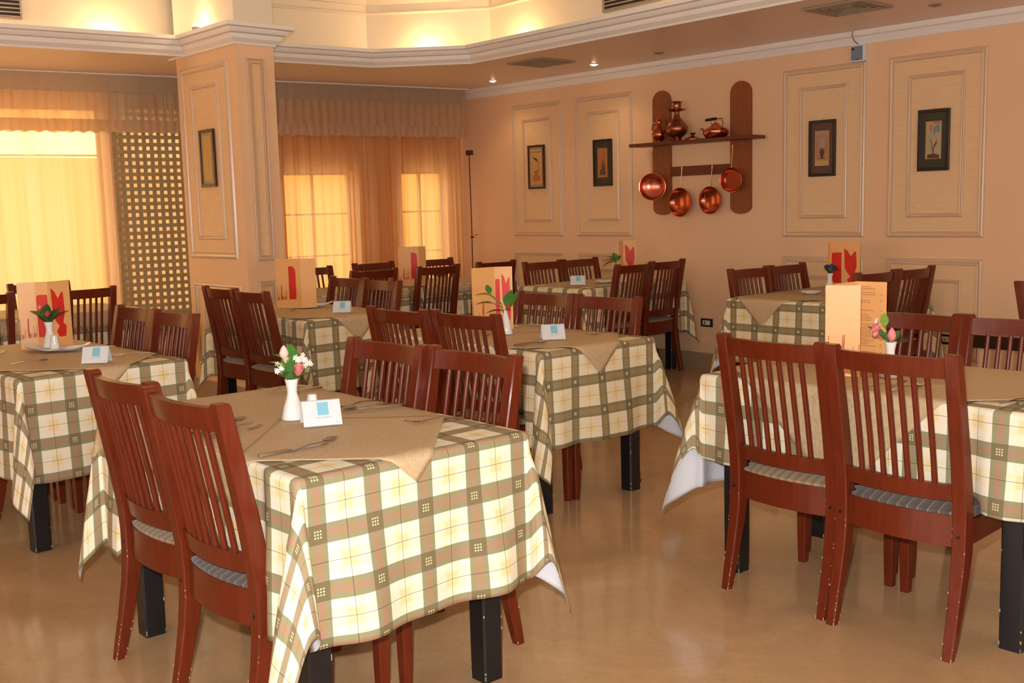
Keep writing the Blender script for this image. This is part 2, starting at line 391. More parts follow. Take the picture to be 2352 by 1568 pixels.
outer = [(wx(YB) - .1, YB - .1), (wx(WY) - .1, WY + .1), (XR + .1, WY + .1), (XR + .1, YB - .1)]
struct(ring_slab('ceiling', TR, outer, ZC, ZC + 0.05, M['soffit']))
def sweep(poly, prof, closed=True):
    m = MB(); rings = []
    n = len(poly)
    for o, z in prof: rings.append([(x, y, z) for x, y in (offset(poly, -o) if closed else poly)])
    k = len(prof)
    vs = [p for r in rings for p in r]; fs = []
    for i in range(k):
        i2 = (i + 1) % k
        for j in range(n):
            j2 = (j + 1) % n; fs.append((i * n + j, i * n + j2, i2 * n + j2, i2 * n + j))
    m.add(vs, fs); return m
LIP = [(0, 2.645), (0.012, 2.645), (0.018, 2.66), (0.045, 2.685), (0.05, 2.70), (0.052, 2.715), (0.075, 2.722), (0.092, 2.742), (0.095, 2.752), (0.118, 2.758), (0.122, 2.785), (-0.03, 2.785), (-0.03, 2.70), (0, 2.70)]
struct(sweep(TR, LIP).obj('trim_1', M['crown'], smooth=True, ang=25))
TW = offset(TR, 0.30)
tw = MB(); n = len(TW); TO = offset(TW, 0.08)
vs = [(x, y, z) for z in (2.70, 3.36) for x, y in TW] + [(x, y, z) for z in (2.70, 3.36) for x, y in TO]
fs = [(j, (j + 1) % n, n + (j + 1) % n, n + j) for j in range(n)] + [(2 * n + j, 2 * n + (j + 1) % n, 3 * n + (j + 1) % n, 3 * n + j) for j in range(n)]
fs += [(j, (j + 1) % n, 2 * n + (j + 1) % n, 2 * n + j) for j in range(n)] + [(n + j, n + (j + 1) % n, 3 * n + (j + 1) % n, 3 * n + j) for j in range(n)]
tw.add(vs, fs); struct(tw.obj('wall_tray', M['cream']))
struct(sweep(TW, [(0, 3.135), (0.012, 3.14), (0.02, 3.15), (0.012, 3.16), (0, 3.165)]).obj('trim_2', M['cream']))
struct(sweep(TW, [(0, 3.22), (0.02, 3.225), (0.05, 3.26), (0.06, 3.29), (0.11, 3.33), (0.12, 3.36), (0, 3.36)]).obj('trim_3', M['cream'], smooth=True, ang=25))
struct(MB().prism(TO, 3.36, 3.42).obj('ceiling_upper', M['ceil']))

# crown along the panelled wall and skirting
def run_x(prof, x0, x1, name, m):      # profile (dist from north wall, z)
    mbx = MB(); mbx.loft([[(x, WY - d, z) for d, z in prof] for x in (x0, x1)]); return mbx.obj(name, m, smooth=True, ang=25)
struct(run_x([(0, 2.56), (0.01, 2.56), (0.014, 2.575), (0.03, 2.60), (0.035, 2.612), (0.05, 2.62), (0.058, 2.64), (0.058, ZC), (0, ZC)], wx(WY) + .01, XR, 'trim_4', M['crown']))
M['skirt'] = mat('skirting_stone', (0.36, 0.25, 0.155), 0.35, noise=0.15, nscale=6)
struct(run_x([(0, 0), (0.022, 0), (0.022, 0.125), (0.015, 0.135), (0, 0.135)], wx(WY) + .03, XR, 'baseboard_north', M['skirt']))
sk = MB().box(0, 0.02, S(YB), S(WY) - .02, 0, 0.13); sk.xf(WL); struct(sk.obj('baseboard_west', M['skirt']))

# moulded wall panels
def rect_frame(m, x0, x1, z0, z1, w, h, place, mi=0):
    """a mitred moulding; place(x, depth, z) -> point"""
    prof = [(0, 0), (0.15, 0.75), (0.35, 1.0), (0.5, 0.7), (0.7, 0.55), (0.85, 0.8), (1.0, 0.0)]
    rings = []
    for t, d in prof:
        k = w * t; rings.append([place(x0 + k, d * h, z0 + k), place(x1 - k, d * h, z0 + k), place(x1 - k, d * h, z1 - k), place(x0 + k, d * h, z1 - k)])
    vs = [p for r in rings for p in r]; fs = []
    for i in range(len(rings) - 1):
        for j in range(4): fs.append((i * 4 + j, i * 4 + (j + 1) % 4, (i + 1) * 4 + (j + 1) % 4, (i + 1) * 4 + j))
    m.add(vs, fs, mi)
def slab(m, x0, x1, z0, z1, d0, d1, place, mi):
    vs = [place(x, d, z) for d in (d0, d1) for x, z in ((x0, z0), (x1, z0), (x1, z1), (x0, z1))]
    m.add(vs, [(3, 2, 1, 0), (4, 5, 6, 7), (0, 1, 5, 4), (1, 2, 6, 5), (2, 3, 7, 6), (3, 0, 4, 7)], mi)
north = lambda x, d, z: (x, WY - d, z)
pn = [5]
def panel(xa, xb, place=north, upper=True, z=None, ins=(0.15, 0.145), w=0.045, wi=0.028):
    m = MB()
    zz = z or ((1.137, 2.437) if upper else (0.26, 0.985))
    rect_frame(m, xa, xb, zz[0], zz[1], w, 0.018, place, 0)
    slab(m, xa + w * .9, xb - w * .9, zz[0] + w * .9, zz[1] - w * .9, 0.001, 0.004, place, 1)
    rect_frame(m, xa + ins[0], xb - ins[0], zz[0] + ins[1], zz[1] - ins[1], wi, 0.014, lambda x, d, z_: place(x, d + 0.004, z_), 0)
    o = m.obj('trim_%d' % pn[0], [M['mould'], M['field']], smooth=True, ang=30); pn[0] += 1
    struct(o)
for xa, xb in ((-8.035, -7.325), (-7.148, -6.44), (-4.862, -4.148), (-3.97, -3.25)):
    panel(xa, xb); panel(xa, xb, upper=False)

# pier (square-ish pillar carrying the ring) with capital
CX0, CX1, CY0, CY1 = -8.06, -7.11, 3.875, 4.185
struct(MB().box(CX0, CX1, CY0, CY1, 0, 3.36).obj('wall_pier', M['plaster']))
south = lambda x, d, z: (x, CY0 - d, z)
east = lambda y, d, z: (CX1 + d, y, z)
panel(-8.0, -7.235, south, z=(1.098, 2.555), ins=(0.16, 0.145), w=0.05)
panel(-7.97, -7.215, south, z=(0.245, 0.905), ins=(0.16, 0.145), w=0.045)
panel(3.952, 4.102, east, z=(1.082, 2.555), ins=(0.03, 0.03), w=0.022, wi=0.012)
panel(3.958, 4.102, east, z=(0.25, 0.935), ins=(0.03, 0.03), w=0.022, wi=0.012)
capit = [(o, z) for o, z in LIP[:11]] + [(0, 2.785)]
m = MB(); rings = []
for o, z in capit: rings.append([(CX0 - .1, CY0 - o, z), (CX1 + o, CY0 - o, z), (CX1 + o, CY1 + o, z), (CX0 - .1, CY1 + o, z)])
m.loft(rings); struct(m.obj('trim_%d' % pn[0], M['crown'], smooth=True, ang=25)); pn[0] += 1
sk = MB().box(CX0 - .02, CX1 + .02, CY0 - .02, CY1 + .02, 0, 0.13); struct(sk.obj('baseboard_pier', M['skirt']))
struct(MB().box(CX0, CX1 + .004, CY0 - .004, CY1 + .004, 2.786, 3.35).obj('wall_pier_top', M['cream']))

# ------------------------------------------------------------------ ceiling fittings
def downlight(x, y, lit, label, power=8):
    r = MB(); r.lathe([(0.028, -0.004), (0.042, -0.006), (0.045, 0), (0.028, 0.0)], 24)
    e = empty('recessed_downlight', (x, y, ZC), 0, label, 'ceiling light', None)
    rr = r.obj('trim_ring', M['crown'] if lit else M['lampoff'], e, smooth=True)
    MB().lathe([(0.0, -0.016), (0.018, -0.013), (0.027, -0.004), (0.027, 0.0), (0, 0)], 24).obj('lens', M['lamp'] if lit else M['lampoff'], e)
    if lit:
        l = bpy.data.lights.new('downlight', 'SPOT'); l.energy = power; l.color = (1.0, 0.66, 0.36); l.spot_size = math.radians(120); l.spot_blend = 1.0; l.shadow_soft_size = 0.03
        o = bpy.data.objects.new('downlight_beam', l); COL.objects.link(o); o.location = (x, y, ZC - 0.01)
downlight(-7.91, 7.06, True, 'lit recessed spotlight in the dropped ceiling near the window corner', 22)
downlight(-6.54, 7.03, True, 'lit recessed spotlight in the dropped ceiling above the copper shelf side', 22)
downlight(-5.77, 6.98, False, 'unlit flat recessed fitting in the ceiling above the copper pan shelf')
downlight(-3.35, 6.83, False, 'unlit recessed fitting beyond the big air vent above the framed flower print')
downlight(-9.25, 4.05, False, 'unlit recessed fitting in the ceiling above the lattice screen')
downlight(-8.99, 5.60, False, 'unlit recessed fitting in the ceiling just past the pillar')
downlight(-8.74, 7.10, False, 'unlit recessed fitting in the ceiling at the curtained corner')

def vent(cx, cy, sx, sy, rz, label):
    e = empty('ceiling_vent', (cx, cy, ZC), rz, label, 'air vent')
    m = MB()
    for k in range(4):
        a = k * 0.21; w = 0.07 if k else 0.1
        hx, hy = sx / 2 * (1 - a), sy / 2 * (1 - a); tx = sx / 2 * w; ty = sy / 2 * w
        z0, z1 = -0.012 + k * 0.001, -0.002
        for x0, x1, y0, y1 in ((-hx, hx, -hy, -hy + ty), (-hx, hx, hy - ty, hy), (-hx, -hx + tx, -hy + ty, hy - ty), (hx - tx, hx, -hy + ty, hy - ty)): m.box(x0, x1, y0, y1, z0, z1)
    m.box(-sx * .1, sx * .1, -sy * .1, sy * .1, -0.008, -0.002)
    m.obj('louvre_frame', M['ventm'], e)
    MB().box(-sx / 2 * .98, sx / 2 * .98, -sy / 2 * .98, sy / 2 * .98, -0.002, 0).obj('backing', M['ventdark'], e)
vent(-6.69, 6.53, 0.42, 0.42, 0.0, 'square louvred air vent in the dropped ceiling between the two lit spotlights')
vent(-3.74, 6.42, 0.42, 0.42, 0.0, 'square louvred air vent in the dropped ceiling over the framed pictures')
# grilles in the tray wall
def grille(name, p0, p1, z0, z1, label):
    p0, p1 = Vector(p0), Vector(p1); L = (p1 - p0).length; rz = math.atan2(p1.y - p0.y, p1.x - p0.x)
    e = empty(name, (p0.x, p0.y, z0), rz, label, 'air vent')
    MB().box(0, L, -0.002, 0.0, 0, z1 - z0).obj('backing', M['ventdark'], e)
    m = MB(); h = z1 - z0
    m.box(0, L, -0.02, -0.002, 0, 0.012); m.box(0, L, -0.02, -0.002, h - 0.012, h); m.box(0, 0.012, -0.02, -0.002, 0.012, h - .012); m.box(L - .012, L, -0.02, -0.002, 0.012, h - .012)
    n = max(3, int((h - .03) / 0.026))
    for k in range(n):
        z = 0.02 + (h - 0.04) * k / (n - 1); m.box(0.012, L - 0.012, -0.017, -0.004, z - 0.005, z + 0.004)
    m.obj('louvre', M['ventm'], e)
d = (Vector(TW[1]) - Vector(TW[0])).normalized(); q = lambda y: (TW[0][0] + (y - TW[0][1]) * d.x / d.y, y)
nrm = Vector((d.y, -d.x))
a, b_ = Vector(q(1.9)) + nrm * .004, Vector(q(2.83)) + nrm * .004
grille('wall_grille', a, b_, 2.885, 3.22, 'dark louvred air grille in the raised ceiling wall, at the window end')
d2 = (Vector(TW[3]) - Vector(TW[2])).normalized(); q2 = lambda x: (x, TW[2][1] + (x - TW[2][0]) * d2.y / d2.x)
a, b_ = Vector(q2(-5.75)) + Vector((0, -.004)), Vector(q2(-4.75)) + Vector((0, -.004))
grille('wall_grille', a, b_, 2.90, 3.2, 'pale louvred air grille in the raised ceiling wall above the copper shelf side')

# cove uplights: real little lamps standing in the trough behind the lip
def uplight(x, y, z, power, label=None, sx=0.0, sy=0.0):
    l = bpy.data.lights.new('cove_lamp', 'POINT'); l.energy = power; l.color = (1.0, 0.64, 0.28); l.shadow_soft_size = 0.03
    o = bpy.data.objects.new('cove_lamp_light', l); COL.objects.link(o); o.location = (x + sx, y + sy, z + 0.065)
    e = empty('cove_lamp', (x, y, z), 0, label, 'lamp')
    MB().lathe([(0.0, 0), (0.022, 0), (0.026, 0.01), (0.028, 0.03), (0.0, 0.03)], 12).obj('lamp_base', M['lampoff'], e)
    MB().lathe([(0.0, 0.03), (0.02, 0.031), (0.024, 0.04), (0.018, 0.048), (0, 0.05)], 12).obj('bulb', M['lamp'], e, smooth=True)
TI = offset(TR, 0.20)
def on(poly, i, t):
    p = Vector(poly[i]).lerp(Vector(poly[i + 1]), t); return p.x, p.y
CP = 7
for (i, t, lab) in ((0, 0.70, 'small cove lamp glowing behind the white cornice between grille and pillar'), (1, 0.5, 'small cove lamp glowing in the angled corner of the raised ceiling'),
                    (2, 0.045, 'small cove lamp glowing behind the cornice above the two narrow wall panels')):
    x, y = on(TI, i, t); uplight(x, y, 2.705, CP, lab)
uplight(-7.55, 3.80, 2.786, 2.0, 'small lamp glowing on top of the pillar capital', 0, -0.01)
for i, ts, pw in ((0, (0.1, 0.3, 0.5), 27), (2, (0.3, 0.5, 0.7, 0.9), 27), (3, (0.15, 0.5, 0.85), 18)):  # bulbless lights added round the rest of the trough for ambient
    for t in ts:
        x, y = on(TI, i, t); l = bpy.data.lights.new('cove_lamp', 'POINT'); l.energy = pw; l.color = (1.0, 0.79, 0.58); l.shadow_soft_size = 0.05
        o = bpy.data.objects.new('cove_lamp_light', l); COL.objects.link(o); o.location = (x, y, 2.80)

# ------------------------------------------------------------------ curtains
def curtain_mesh(y0, y1, z0, z1, off, amp, wl, seed, nz=6, hem=0.0, gather=0.0, dy=0.012):
    random.seed(seed); m = MB(); n = int((y1 - y0) / dy) + 1
    ph = [random.uniform(0, 6.28) for _ in range(5)]
    rows = []
    for k in range(nz + 1):
        t = k / nz; z = z1 + (z0 - z1) * t; row = []
        for i in range(n + 1):
            y = y0 + (y1 - y0) * i / n
            w = sin(2 * PI * y / wl + ph[0] + 1.2 * sin(y * 2.1 + ph[1])) + 0.45 * sin(2 * PI * y / (wl * 0.43) + ph[2] + t) + 0.25 * sin(2 * PI * y / (wl * 0.21) + ph[3])
            a = amp * (0.35 + 0.65 * t) if gather == 0 else amp
            dx = off + a * w
            row.append((dx, S(y + 0.01 * t * sin(y * 9 + ph[4])), z + (hem * sin(2 * PI * y / (wl * 1.3) + ph[1]) if k == nz else 0)))
        rows.append(row)
    vs = [p for r in rows for p in r]; N_ = n + 1
    fs = [(k * N_ + i, k * N_ + i + 1, (k + 1) * N_ + i + 1, (k + 1) * N_ + i) for k in range(nz) for i in range(n)]
    m.add(vs, fs); m.xf(WL); return m
def curtain(name, args, label, m='sheer', kw={}):
    o = curtain_mesh(*args, **kw).obj(name, M[m], smooth=True, ang=80); return tag(o, label, 'curtain')
c1 = curtain('sheer_curtain', (-0.2, 3.835, 0.08, 2.56, 0.11, 0.018, 0.22, 3), 'long glowing sheer curtain over the wide window beside the lattice screen')
c2 = curtain('sheer_curtain', (3.90, 4.80, 0.08, 2.50, -0.05, 0.012, 0.16, 5), 'sheer curtain hanging behind the lattice screen', m='dense')
c3 = curtain('sheer_curtain', (4.75, 6.22, 0.06, 2.56, 0.11, 0.026, 0.13, 8), 'gathered sheer curtain over the paned window next to the pillar', m='sheer', kw={'nz': 10})
c4 = curtain('sheer_curtain', (6.24, 7.33, 0.06, 2.56, 0.12, 0.032, 0.17, 12), 'heavily folded sheer curtain over the narrow corner window', m='sheer', kw={'nz': 10})
def valance(y0, y1, seed, label):
    e = empty('gathered_valance', (0, 0, 0), 0, label, 'valance')
    curtain_mesh(y0, y1, 2.50, 2.645, 0.205, 0.003, 0.11, seed, gather=1, nz=2).obj('heading_band', M['valband'], e, smooth=True, ang=80)
    curtain_mesh(y0, y1, 2.16, 2.50, 0.19, 0.011, 0.085, seed + 1, gather=1, hem=0.008).obj('skirt', M['valance'], e, smooth=True, ang=80)
    curtain_mesh(y0, y1, 2.165, 2.27, 0.215, 0.009, 0.07, seed + 2, gather=1, hem=0.006, nz=3).obj('ruffle', M['valance'], e, smooth=True, ang=80)
    return e
M['valband'] = sheer('valance_band', (0.6, 0.5, 0.35), (0.62, 0.54, 0.41), 0.05)
valance(-0.2, 4.80, 21, 'translucent gathered valance above the wide window and the lattice screen')
valance(4.80, 7.34, 25, 'ruffled beige valance across the two windows between pillar and corner')
# curtain track strip
tk = MB().box(0.10, 0.24, S(-.2), S(7.36), 2.645, 2.655); tk.xf(WL); tag(tk.obj('curtain_track', M['crown']), 'thin white curtain track along the ceiling above the valances', 'curtain track')
# rod / cord at the corner
cr = MB(); cr.tube([(0.20, S(7.37), 0.1), (0.205, S(7.372), 1.3), (0.20, S(7.37), 2.0)], 0.006, 6); cr.box(0.17, 0.24, S(7.35), S(7.395), 1.98, 2.03); cr.box(0.19, 0.22, S(7.36), S(7.39), 1.12, 1.135)
cr.xf(WL); tag(cr.obj('curtain_rod', M['framebrown']), 'dark upright rod with a bracket at the curtained corner', 'curtain rod')

# lattice screen
la = MB(); y0, y1, z0, z1 = 3.87, 4.80, 0.35, 2.52
pit = 0.0655; w = 0.033; a0, a1 = S(y0), S(y1)
k = 0
while z0 + k * pit < z1: la.box(0.035, 0.047, a0, a1, z0 + k * pit, z0 + k * pit + w); k += 1
k = 0
while a0 + k * pit < a1: la.box(0.022, 0.035, a0 + k * pit, a0 + k * pit + w, z0, z1); k += 1
la.xf(WL); tag(la.obj('lattice_screen', M['lattice']), 'dark green-brown wooden lattice screen with square holes beside the pillar', 'screen')

# ------------------------------------------------------------------ chairs
def ring(cx, cy, z, hw, hd, ch):
    return [(cx - hw + ch, cy - hd, z), (cx + hw - ch, cy - hd, z), (cx + hw, cy - hd + ch, z), (cx + hw, cy + hd - ch, z), (cx + hw - ch, cy + hd, z), (cx - hw + ch, cy + hd, z), (cx - hw, cy + hd - ch, z), (cx - hw, cy - hd + ch, z)]
def back_y(z):      # centre line of the rear post in y for a height
    pts = [(0, 0.02), (0.15, 0.055), (0.30, 0.088), (0.45, 0.092), (0.60, 0.070), (0.80, 0.032), (0.965, 0.0)]
    for (za, ya), (zb, yb) in zip(pts, pts[1:]):
        if z <= zb: t = (z - za) / (zb - za); return ya + (yb - ya) * t
    return 0.0
def bow_rail(z0, z1, depth, thick, half, name, n=10):
    m = MB(); rings = []
    for i in range(n + 1):
        x = -half + 2 * half * i / n; bow = depth * (1 - (x / half) ** 2)
        r = []
        for z, s in ((z0, -1), (z0, 1), (z1, 1), (z1, -1)):
            r.append((x, back_y(z) - bow + s * thick / 2, z))
        rings.append(r)
    m.loft(rings); return m
PW = 0.206
MESH = {}
def build_chair_meshes():
    for s, nm in ((-1, 'postL'), (1, 'postR')):
        m = MB(); rings = []
        for z, hw, hd in ((0, 0.016, 0.016), (0.05, 0.0175, 0.018), (0.15, 0.019, 0.021), (0.25, 0.021, 0.025), (0.33, 0.0225, 0.028), (0.42, 0.0225, 0.029), (0.50, 0.0225, 0.027), (0.65, 0.0225, 0.025), (0.80, 0.0225, 0.023), (0.955, 0.0225, 0.021)):
            rings.append(ring(s * PW, back_y(z), z, hw, hd, 0.004))
        rings.append(ring(s * PW, back_y(0.96), 0.962, 0.018, 0.017, 0.003))
        m.loft(rings)
        pg = MB().lathe([(0, -0.0006), (0.0055, -0.0006), (0.0055, 0.002), (0, 0.002)], 10); pg.xf(Matrix.Translation((s * PW, back_y(0.385) - 0.0285, 0.385)) @ Matrix.Rotation(PI / 2, 4, 'X')); m.add(pg.v, pg.f, 1)
        random.seed(5 + s)
        for k in range(26):
            z = random.uniform(0.0, 0.42) if k < 20 else random.uniform(0, 0.006); h = random.uniform(0.002, 0.008); ey = random.choice((-1, -1, 1)); ex = random.choice((-1, 1))
            t_ = min(1, z / 0.33); cx = s * PW + ex * (0.0155 + 0.0045 * t_); cy = back_y(z) + ey * (0.0155 + 0.0105 * t_)
            m.box(cx - .0012, cx + .0012, cy - .0012, cy + .0012, z, z + h, 2)
        MESH[nm] = m.mesh('leg', [M['mahogany'], M['ebony'], M['worn']], smooth=True, ang=35)
        m = MB(); rings = []
        for z, hw in ((0, 0.0155), (0.1, 0.018), (0.35, 0.021), (0.425, 0.021)): rings.append(ring(s * 0.19, 0.475, z, hw, hw, 0.003))
        m.loft(rings); MESH['front' + nm[-1]] = m.mesh('leg', M['mahogany'], smooth=True, ang=35)
    MESH['top_rail'] = bow_rail(0.885, 0.948, 0.028, 0.024, PW - 0.02, 't').mesh('top_rail', M['mahogany'], smooth=True, ang=40)
    MESH['lower_rail'] = bow_rail(0.492, 0.545, 0.028, 0.022, PW - 0.02, 't').mesh('lower_rail', M['mahogany'], smooth=True, ang=40)
    # seat frame: four aprons, the rear one bowed
    m = bow_rail(0.345, 0.445, 0.026, 0.022, PW - 0.02, 't')
    m.box(-0.175, 0.175, 0.470, 0.488, 0.355, 0.425)
    for s in (-1, 1):
        m.add([(s * 0.198, 0.118, 0.35), (s * 0.218, 0.118, 0.35), (s * 0.203, 0.458, 0.355), (s * 0.183, 0.458, 0.355), (s * 0.198, 0.118, 0.43), (s * 0.218, 0.118, 0.43), (s * 0.203, 0.458, 0.428), (s * 0.183, 0.458, 0.428)],
              [(3, 2, 1, 0), (4, 5, 6, 7), (0, 1, 5, 4), (1, 2, 6, 5), (2, 3, 7, 6), (3, 0, 4, 7)])
    MESH['seat_frame'] = m.mesh('seat_frame', M['mahogany'], smooth=True, ang=40)
    # padded seat
    m = MB(); nx, ny = 12, 12; vs = []
    def outline(u, v): # u,v in -1..1
        y = 0.085 + (v + 1) / 2 * 0.405; hw = 0.214 - 0.012 * (v + 1) / 2
        if v < -0.4: y -= 0.024 * (1 - u * u) * (-0.4 - v) / 0.6
        if v < -0.75: hw = 0.18
        return u * hw, y
    top = []; bot = []
    for j in range(ny + 1):
        for i in range(nx + 1):
            u, v = -1 + 2 * i / nx, -1 + 2 * j / ny
            x, y = outline(u, v); e = max(abs(u), abs(v)); z = 0.472 - 0.018 * max(0, (e - 0.7) / 0.3) ** 2
            top.append((x, y, z)); bot.append((x, y, 0.434))
    N1 = nx + 1; vs = top + bot; fs = []
    for j in range(ny):
        for i in range(nx):
            a = j * N1 + i; fs.append((a, a + 1, a + N1 + 1, a + N1)); o = len(top); fs.append((o + a, o + a + N1, o + a + N1 + 1, o + a + 1))
    bd = [i for i in range(N1)] + [N1 * j + nx for j in range(1, ny + 1)] + [N1 * ny + i for i in range(nx - 1, -1, -1)] + [N1 * j for j in range(ny - 1, 0, -1)]
    o = len(top)
    for a, b2 in zip(bd, bd[1:] + bd[:1]): fs.append((a, b2, o + b2, o + a))
    m.add(vs, fs); MESH['seat'] = {k: m.mesh('seat', M[k], smooth=True, ang=50) for k in ('seat_tan', 'seat_grey')}
    for i in range(7):
        x = -0.126 + i * 0.042; bow = 0.028 * (1 - (x / (PW - .02)) ** 2); m = MB()
        pts = [(x, back_y(z) - bow, z) for z in (0.540, 0.66, 0.78, 0.89)]
        m.tube(pts, 0.0092, 8); MESH['spindle%d' % i] = m.mesh('spindle', M['mahogany'], smooth=True, ang=60)
build_chair_meshes()
def part(name, me, parent):
    o = bpy.data.objects.new(name, me); COL.objects.link(o); o.parent = parent; return o
def make_chair(seat):
    e = empty('dining_chair', (0, 0, 0))
    part('seat', MESH['seat'][seat], e); part('seat_frame', MESH['seat_frame'], e)
    for k in ('postL', 'postR', 'frontL', 'frontR'): part('leg', MESH[k], e)
    part('top_rail', MESH['top_rail'], e); part('lower_rail', MESH['lower_rail'], e)
    for i in range(7): part('spindle', MESH['spindle%d' % i], e)
    return e
protos = {}
def chair(x, y, ang, label, group, seat='seat_tan'):
    if seat not in protos: protos[seat] = c = make_chair(seat)
    else: c = copy_tree(protos[seat])
    c.location = (x, y, 0); c.rotation_euler = (0, 0, ang - PI / 2)   # the chair faces its own +Y
    tag(c, label, 'chair', group); return c
UP, DN = PI / 2, -PI / 2
G1 = 'mahogany slat-back chairs'
CH_ = [
 (-3.147, 1.266, 1.590, 'mahogany chair backing onto the pink-bouquet table, further from camera of that side', 'seat_tan'),
 (-2.656, 1.231, 1.588, 'large mahogany chair in front of the pink-bouquet table, grey seat', 'seat_grey'),
 (-3.162, 2.270, -1.554, 'mahogany chair behind the pink-bouquet table, on the vase side', 'seat_tan'),
 (-2.707, 2.295, -1.560, 'mahogany chair behind the pink-bouquet table, on the hanging topper point side', 'seat_tan'),
 (-4.201, 3.077, 1.600, 'dark mahogany chair in front of the cone-vase table, beyond the menu end', 'seat_tan'),
 (-3.754, 3.134, 1.610, 'mahogany chair in front of the cone-vase table, hiding the menu foot', 'seat_tan'),
 (-4.2145, 4.112, -1.5515, 'chair behind the cone-vase table, directly beyond the white sign card', 'seat_tan'),
 (-3.771, 4.129, -1.5465, 'chair behind the cone-vase table, standing in front of the dark wall-side chairs', 'seat_tan'),
 (-2.102, 3.133, 1.522, 'red mahogany chair at the tulip table with a striped tan seat seen from behind', 'seat_tan'),
 (-1.642, 3.099, 1.5385, 'red mahogany chair at the tulip table with a striped grey seat seen from behind', 'seat_grey'),
 (-2.137, 4.204, -1.5708, 'chair across the tulip table, its slats right behind the tulip vase', 'seat_tan'),
 (-1.689, 4.208, -1.5708, 'chair across the tulip table, cut by the picture edge, glossy top rail', 'seat_tan'),
 (-5.50, 2.335, -1.56, 'chair behind the oval-dish table, on the lattice screen side', 'seat_tan'),
 (-5.03, 2.330, -1.55, 'chair behind the oval-dish table, overlapping the pillar foot', 'seat_tan'),
 (-5.73, 1.38, 1.5708, 'chair tucked under the oval-dish table, only its deeper front legs showing', 'seat_tan'),
 (-5.265, 1.38, 1.5708, 'chair tucked under the oval-dish table, front legs showing beside the black leg', 'seat_tan'),
 (-6.472, 3.313, 1.563, 'dark chair seen from behind against the pillar, the one touching the lower panel', 'seat_tan'),
 (-6.015, 3.275, 1.563, 'dark chair seen from behind at the table past the pillar, closer to camera of two', 'seat_tan'),
 (-6.495, 4.340, -1.60, 'chair across the table past the pillar, its back partly over the far window glow', 'seat_tan'),
 (-6.020, 4.301, -1.613, 'reddish chair across the table past the pillar, beside the white sign card', 'seat_tan'),
 (-8.05, 4.980, 0.0, 'dark chair against the paned window, half hidden by the table menu', 'seat_tan'),
 (-8.13, 5.712, 0.0, 'dark chair against the curtains between the two windows', 'seat_tan'),
 (-7.135, 5.023, PI, 'dark chair back in front of the chair standing between the two windows', 'seat_tan'),
 (-7.06, 5.63, PI, 'dark tall chair back in front of the corner window table', 'seat_tan'),
 (-8.10, 6.40, 0.0, 'dark chair under the narrow corner window behind the corner menu', 'seat_tan'),
 (-7.10, 6.32, PI, 'dark chair whose back frames the menu of the cone-vase table', 'seat_tan'),
 (-6.665, 6.465, -0.02, 'chair by the narrow wall panels, on the open side of its pair', 'seat_tan'),
 (-6.66, 6.925, 0.0, 'chair by the narrow wall panels, close against the wall', 'seat_tan'),
 (-5.636, 6.500, 3.1505, 'very dark chair seen from behind below the copper shelf, reddish edge post', 'seat_tan'),
 (-5.686, 6.975, 3.1726, 'very dark chair seen from behind below the copper shelf, close to the wall socket', 'seat_tan'),
 (-4.480, 6.400, -0.0454, 'dark chair at the blue-flower table, first beside the bare wall', 'seat_tan'),
 (-4.467, 6.866, 0.006, 'dark chair at the blue-flower table, wall side, under the vase print', 'seat_tan'),
 (-3.490, 6.400, 3.056, 'dark chair peeping over the tall inside page of the tulip table menu', 'seat_tan'),
 (-3.461, 6.866, 3.082, 'dark chair under the flower print, last before the bare wall corner', 'seat_tan'),
 (-7.44, 2.10, PI, 'dark chair at the window table, cut off by the picture edge', 'seat_tan'),
 (-7.37, 2.76, PI, 'dark chair silhouetted against the glowing wide window beside the lattice', 'seat_tan'),
 (-8.39, 2.81, 0.0, 'chair on the glass side of the window table, mostly hidden by the menu', 'seat_tan'),
 (-2.412, 6.160, 0.0, 'lone dark chair post at the picture edge below the flower print', 'seat_tan'),
]
for x, y, a, lab, st in CH_: chair(x, y, a, lab, G1, st)

